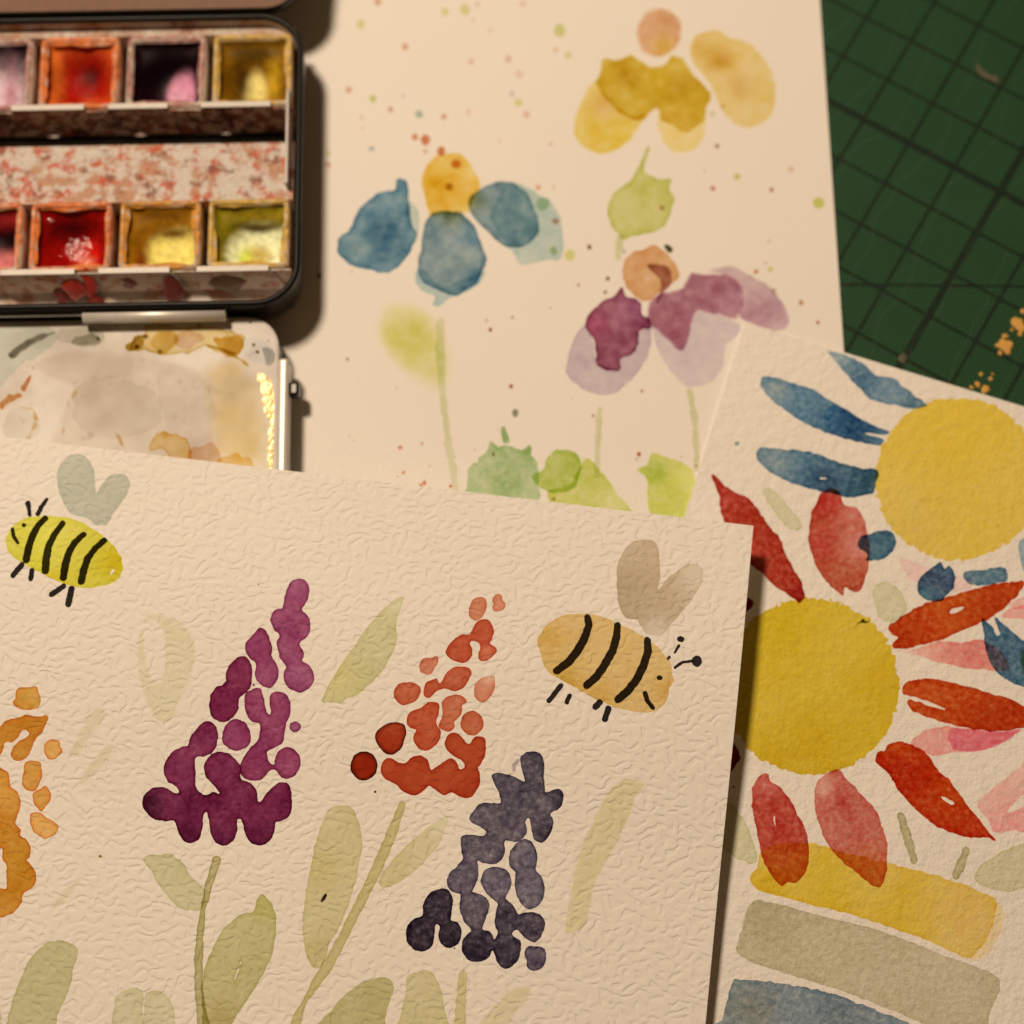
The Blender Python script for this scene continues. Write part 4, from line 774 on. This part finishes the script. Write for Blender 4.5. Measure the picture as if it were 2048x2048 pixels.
# paint left on the palette: washes laid on the enamel as on a sheet
class Plane(Sheet):
    def __init__(s, o, corner, angle, ext, zl, zw, rgb):
        s.c = np.array(corner, float); s.a = angle; s.o = o
        s.ex = np.array([math.cos(angle), math.sin(angle)]); s.ey = np.array([-math.sin(angle), math.cos(angle)])
        s.ext = ext; s.zf0 = zl; s.zw = zw; s.P = lin(rgb); s.zf = lambda x, y: zl + 0 * np.asarray(x, float)
    def local(s, u, v):
        d = ray(u, v); w = (d * ((s.zw - CAMH) / d[2]))[:2] - s.c
        return (w @ s.ex, w @ s.ey)
lidp = Plane(pal, TO, TA, (-TW + .5, -.46, -6.1, -.12), LZ + .006, TZ + LZ + .006, (226, 206, 188))
G_PAL = glaze('dried_palette_wash', .5, .5)
def PW(name, color, poly=None, **k):
    k.setdefault('mat', G_PAL); k.setdefault('rough', .05); k.setdefault('rscale', 2.5); k.setdefault('blot', .6); k.setdefault('bscale', 8); k.setdefault('edge', .8); k.setdefault('ew', .03)
    return stroke(lidp, 'K2', name, color, poly=poly, **k)
PW('grey_wash', (206,196,178), [(0,430),(100,415),(250,420),(320,480),(250,560),(150,620),(60,680),(0,760),(-60,760),(-60,430)], edge=.3)
PW('beige_wash', (218,196,176), [(210,600),(400,535),(700,560),(900,600),(1100,650),(1200,750),(1190,1000),(1150,1230),(300,1230),(330,900),(380,760),(220,680)], edge=.0, soft=.12, blot=.6)
PW('ochre_wash', (222,192,142), [(1100,640),(1230,560),(1330,570),(1400,650),(1460,700),(1500,760),(1505,1230),(1400,1230),(1250,1230),(1140,1100),(1120,900),(1110,740)], soft=.4, edge=0)
PW('ochre_wash', (216,184,126), [(720,540),(750,490),(800,460),(800,420),(900,412),(1050,415),(1200,440),(1330,470),(1320,530),(1290,580),(1230,560),(1150,530),(1080,545),(960,575),(860,570),(790,545)], edgecol=(176,136,60), ew=.02, spots=[(1030,510,70,(214,190,160))])
PW('ochre_streak', (186,146,66), [(1130,520),(1210,520),(1300,560),(1380,640),(1340,630),(1260,590),(1180,555)], soft=.03)
G_GOLD = glaze('glossy_ochre', .5, .5, .06, .26, .35, (1, .88, .6, 1))
PW('ochre_edge', (196,150,56), [(1425,680),(1470,700),(1505,740),(1522,800),(1522,1230),(1488,1230),(1482,1000),(1470,880),(1450,780)], blot=.4, mat=G_GOLD)
for q, c in (([(560,430),(640,420),(720,440),(730,500),(660,530),(580,510)], (230,210,194)), ([(330,440),(450,430),(560,450),(560,520),(430,530),(340,510)], (196,182,160)), ([(860,450),(960,440),(1000,500),(930,560),(850,530)], (206,172,112)), ([(960,470),(1080,450),(1160,490),(1080,530),(1000,540)], (212,180,156)),
             ([(1180,470),(1330,490),(1320,570),(1260,590),(1190,540)], (198,154,82)), ([(700,520),(760,480),(800,500),(790,550),(730,560)], (164,126,56)), ([(400,760),(620,700),(860,760),(880,950),(700,1030),(450,980)], (216,196,178)), ([(880,620),(1080,680),(1160,860),(1060,1010),(900,930)], (220,200,182)), ([(40,880),(160,860),(215,940),(180,1060),(40,1070)], (214,196,176)),
             ([(1330,470),(1430,480),(1490,560),(1470,640),(1400,600),(1340,540)], (216,200,186)), ([(1450,540),(1510,560),(1515,620),(1470,640)], (176,164,152))):
    PW('cloudy_wash', c, q, edge=.5, ew=.025, blot=.7, rough=.07, rscale=3.0, soft=.015)
for x, y, r_ in ((560,425,7),(640,418,5),(880,560,12),(800,475,14),(755,530,16),(1280,390,6),(1330,380,7),(1300,400,5),(1380,400,6),(1480,500,8),(1495,480,6),(1100,415,6),(1010,410,5),(540,490,8),(1400,520,6),(1420,560,7)):
    PW('paint_speck', (120,96,54), circ=(x, y, r_, r_ * .8), edge=.3, rough=.02)
PW('grey_smear', (134,118,98), line=[(60,575),(110,540),(160,510),(230,475),(300,455)], r=[18,26,24,20,8], soft=.03, rough=.03)
PW('grey_smear', (176,160,140), [(390,520),(420,470),(500,455),(548,485),(540,515),(460,530)], soft=.03)
PW('brown_streak', (200,136,88), line=[(130,765),(160,700),(182,650)], r=[16,14,9])
PW('brown_streak', (204,150,100), line=[(10,845),(60,815),(140,800)], r=[16,20,10])
PW('brown_streak', (206,140,96), line=[(95,415),(112,470)], r=[8,10])
for q in ([(345,1100),(350,950),(375,840),(425,770)], [(600,970),(650,1030),(690,1110),(720,1180)], [(110,1045),(160,1030),(195,960)], [(215,700),(300,690),(370,760)], [(100,860),(180,880),(200,930)]):
    PW('tide_line', (204,164,120), line=q, r=[5, 7, 6, 4][:len(q)] if len(q) > 3 else 6, soft=.02, edge=0)
PW('ochre_wash', (224,188,130), [(820,1060),(880,1022),(990,1025),(1040,1080),(1045,1200),(960,1200),(900,1110),(830,1110)], edgecol=(204,152,86), ew=.02)
PW('rose_wash', (218,180,148), [(1050,1110),(1130,1080),(1190,1070),(1205,1120),(1190,1210),(1060,1210)])
PW('ochre_wash', (218,180,124), [(1210,1160),(1290,1130),(1370,1160),(1400,1230),(1210,1230)])

# ------------------------------------------------------------------ pans of paint
def paint_mat(rg, sp_, bs):
    m, nt, out = new_mat('pan_paint')
    v = coords(nt)
    at = N(nt, 'ShaderNodeAttribute', attribute_name='pigment')
    n1 = ramp(nt, noise(nt, v, .8, 4), [(.3, (.6, .6, .6)), (.7, (1.15, 1.15, 1.15))])
    col = mixc(nt, .7, at.outputs['Color'], mixc(nt, 1.0, at.outputs['Color'], n1, 'MULTIPLY'))
    principled(nt, out, col, rg, 0, bump(nt, noise(nt, v, .6, 3), bs, .0003), sp_, .0)
    return m
M_PAINT = paint_mat(.5, .07, .3)
M_WET = paint_mat(.13, .22, 1.6)
def cup_mat(name, stain, amt):
    return stained(name, (.66, .60, .54), [(stain, amt), (tuple(x * .75 for x in stain), amt - .08), ((.62, .55, .48), -.03)], .5, 0, scale=.16)
def crust_mat(c):
    return stained('pigment_crust_' + str(len(bpy.data.materials)), tuple(min(1, x * 1.25 + .02) for x in c), [((.66, .56, .46), -.02), (tuple(x * .6 for x in c), .0)], .5, 0, scale=.35)
CX = (-.97, -2.62, -4.29, -5.95)
PW2 = .75
def paint_pan(cx, y0, y1, base, spots, hollow, stain, amt, label, ztop=1.0, pm=None):
    r = empty('paint_pan', (0, 0, 0)); r.parent = None
    yc = (y0 + y1) / 2
    p = Matrix.Rotation(TA, 4, 'Z') @ Vector((cx, yc, 0))
    r.location = ((TO[0] + p.x) * CM, (TO[1] + p.y) * CM, (TZ + .12) * CM); r.rotation_euler = (0, 0, TA)
    hw, hh = PW2, (y1 - y0) / 2
    z1 = ztop - .12
    q = lambda i, rr=.12: rrect(i, rr, 3, -hw, hw, -hh, hh)
    loft('cup', [(q(.10), 0), (q(.02), z1 * .5), (q(0), z1), (q(.09), z1 + .005), (q(.12), z1 * .55), (q(.16), .10)], cup_mat('stained_pan_' + str(len(bpy.data.materials)), stain, amt), r)
    n = 30; xs = np.linspace(-hw + .11, hw - .11, n); ys = np.linspace(-hh + .11, hh - .11, n)
    X, Y = np.meshgrid(xs, ys); U = (X - xs[0]) / (xs[-1] - xs[0]); Vv = (Y - ys[0]) / (ys[-1] - ys[0])
    hx, hy, hr, depth = hollow
    dd = np.hypot((U - hx), (Vv - hy)) / hr
    Z = z1 - .16 - .7 * depth * np.exp(-dd ** 4) - .05 * fbm(X * 10 + cx * 30, Y * 10, 4.0, 2)
    edge = np.minimum(np.minimum(U, 1 - U), np.minimum(Vv, 1 - Vv))
    Z = Z + .10 * np.exp(-edge / .05)
    alb = lambda c: np.clip(lin(c) / lin((231, 204, 171)) * .78, 0, .95)
    C = np.repeat(alb(base)[None, None, :], n, 0).repeat(n, 1)
    for (sx, sy, rx, ry, col, pw) in spots:
        wv = .12 * (fbm(X * 10 + cx * 11, Y * 10 + sx * 7, 3.0, 4) - .5)
        w = np.exp(-(np.hypot((U - sx) / rx, (Vv - sy) / ry) + wv * 3) ** pw)[..., None]
        w = np.clip(w, 0, 1); C = C * (1 - w) + alb(col) * w
    Vt = np.c_[X.ravel(), Y.ravel(), Z.ravel()] * CM
    F = [(j * n + i, j * n + i + 1, (j + 1) * n + i + 1, (j + 1) * n + i) for j in range(n - 1) for i in range(n - 1)]
    o = mesh_obj('paint', Vt, F, pm or M_PAINT, r, True)
    at = o.data.color_attributes.new('pigment', 'FLOAT_COLOR', 'POINT')
    at.data.foreach_set('color', np.c_[C.reshape(-1, 3), np.ones(n * n)].ravel().astype(np.float32))
    V = []; F = []; m_ = 40
    wr = np.random.default_rng(int(abs(cx * 100 + y0 * 10))).random(m_) ** 1.5; wr = (np.roll(wr, 1) + 2 * wr + np.roll(wr, -1) + np.roll(wr, 2) * .6 + np.roll(wr, -2) * .6) / 5.2
    for k in range(m_):
        t = k / m_ * 4; sd = int(t); f_ = t - sd
        bx, by = [(-hw + .05 + 2 * (hw - .05) * f_, -hh + .05), (hw - .05, -hh + .05 + 2 * (hh - .05) * f_), (hw - .05 - 2 * (hw - .05) * f_, hh - .05), (-hw + .05, hh - .05 - 2 * (hh - .05) * f_)][sd]
        nx_, ny_ = [(0, -1), (1, 0), (0, 1), (-1, 0)][sd]
        wi = .01 + .17 * wr[k]; wo = .015 + .03 * random.random()
        V += [((bx + nx_ * wo) * CM, (by + ny_ * wo) * CM, (z1 + .004) * CM), (bx * CM, by * CM, (z1 + .02) * CM), ((bx - nx_ * wi) * CM, (by - ny_ * wi) * CM, (z1 - .02 - wi * .35) * CM)]
    for k in range(m_):
        a_, b_ = 3 * k, 3 * ((k + 1) % m_)
        F += [(a_, b_, b_ + 1, a_ + 1), (a_ + 1, b_ + 1, b_ + 2, a_ + 2)]
    mesh_obj('pigment_crust', V, F, crust_mat(stain), r, True)
    tag(r, label, 'paint pan', 'paint pans in the tin')
    return r
R1, R2 = (4.12, 5.63), (.80, 2.18)
ORG, AMB, VIO, YEL = (.62, .16, .03), (.55, .24, .02), (.30, .10, .10), (.55, .36, .06)
paint_pan(CX[3], *R1, (30,8,16), [(.45,.25,.62,.5,(224,176,162),4), (.7,.3,.1,.4,(190,120,116),2)], (.5,.3,.5,.35), VIO, .02, 'pan of near-black violet paint worn to pale pink, beside the orange-rimmed red')
paint_pan(CX[2], *R1, (206,84,24), [(.5,.42,.56,.6,(166,12,3),6), (.58,.62,.2,.2,(84,6,4),2), (.62,.12,.14,.14,(214,90,40),2), (.75,.03,.2,.1,(226,70,20),2), (.1,.5,.1,.7,(220,100,30),2)], (.5,.45,.42,.4), ORG, .16, 'pan of bright red paint with orange-stained rim, in the row beside the far lid')
paint_pan(CX[1], *R1, (26,4,8), [(.5,.6,.5,.4,(14,2,4),2), (.68,.24,.24,.40,(220,134,140),8), (.62,.12,.15,.2,(226,164,156),2)], (.55,.35,.42,.4), VIO, -.02, 'pan of black-maroon paint with a bare pink patch')
paint_pan(CX[0], *R1, (128,80,6), [(.48,.3,.2,.36,(236,200,104),8), (.78,.5,.12,.3,(206,148,30),2), (.3,.45,.12,.4,(70,42,4),2), (.5,.85,.4,.1,(84,54,6),2), (.5,.06,.5,.08,(150,98,8),2)], (.5,.35,.40,.40), YEL, .12, 'pan of brown-yellow paint worn to pale yellow, in the corner by the far lid')
paint_pan(CX[3], *R2, (70,4,5), [(.75,.2,.35,.3,(214,110,96),4), (.8,.62,.3,.25,(20,2,3),3), (.8,.9,.3,.12,(150,30,26),2)], (.6,.4,.45,.35), ORG, .1, 'pan of dark crimson paint worn to salmon pink')
paint_pan(CX[2], *R2, (150,8,4), [(.45,.75,.4,.2,(70,2,4),2), (.72,.28,.22,.28,(206,20,6),3), (.68,.18,.13,.12,(226,120,84),3), (.72,.02,.15,.1,(220,30,10),2)], (.55,.4,.45,.35), ORG, .16, 'pan of deep red wet paint dripping over its front, beside the hinge', pm=M_WET)  # the small orange-pink spot is a highlight put into the paint colour
paint_pan(CX[1], *R2, (170,108,12), [(.64,.28,.42,.48,(242,206,96),14), (.62,.66,.3,.08,(110,60,6),2), (.15,.5,.14,.6,(150,90,8),2), (.5,.9,.5,.1,(120,70,8),2), (.2,.15,.08,.2,(130,50,6),2)], (.62,.32,.45,.36), AMB, .14, 'pan of amber paint worn through to a pale lemon patch')
paint_pan(CX[0], *R2, (132,108,12), [(.62,.30,.5,.5,(242,224,156),14), (.58,.24,.22,.2,(206,166,78),4), (.4,.22,.1,.2,(214,206,60),2), (.6,.72,.4,.07,(70,50,6),3), (.65,.88,.4,.1,(150,116,20),2)], (.6,.34,.45,.36), YEL, .14, 'pan of olive yellow paint worn to cream, in the corner by the hinge')
# drips of wet paint down the tray front
M_DRIP = plain('wet_red_paint', (.42, .012, .004), .16, 0, .6); M_DRIP2 = plain('dried_maroon_paint', (.14, .012, .008), .3, 0, .3); M_DRIP3 = plain('dried_olive_paint', (.12, .075, .03), .35, 0, .2)
def drip(x, ya, za, yb, zb, w, mat, nm='paint_drip'):
    V = []; F = []; n = 9; K = 7
    for k in range(K):
        t = k / (K - 1); y = ya + (yb - ya) * t; z = za + (zb - za) * t
        ww = w * math.sqrt(max(0.03, 1 - (2 * t - 1) ** 2)) * (1 + .15 * math.sin(5 * t + x * 9))
        for i in range(n):
            s = -1 + 2 * i / (n - 1)
            h = .05 * math.sqrt(max(0, 1 - s * s)) * (.4 + .6 * math.sin(math.pi * t))
            V.append(((x + ww * s + .03 * math.sin(9 * t + x)) * CM, (y - h) * CM, (z + h * .5) * CM))
    for k in range(K - 1):
        for i in range(n - 1): F.append((k * n + i, (k + 1) * n + i, (k + 1) * n + i + 1, k * n + i + 1))
    return mesh_obj(nm, V, F, mat, tin, True)
drip(-3.98, .86, 1.02, .50, .42, .16, M_DRIP); drip(-4.26, .70, .9, .46, .42, .20, M_DRIP); drip(-4.55, .66, .62, .40, .30, .15, M_DRIP2)
drip(-3.92, .54, .45, .32, .30, .17, M_DRIP2); drip(-3.22, .72, .9, .62, .55, .16, M_DRIP2); drip(-2.42, .68, .95, .38, .30, .20, M_DRIP2)
drip(-1.40, .72, .92, .56, .42, .33, M_DRIP3); drip(-3.1, .38, .36, .26, .30, .11, M_DRIP2)
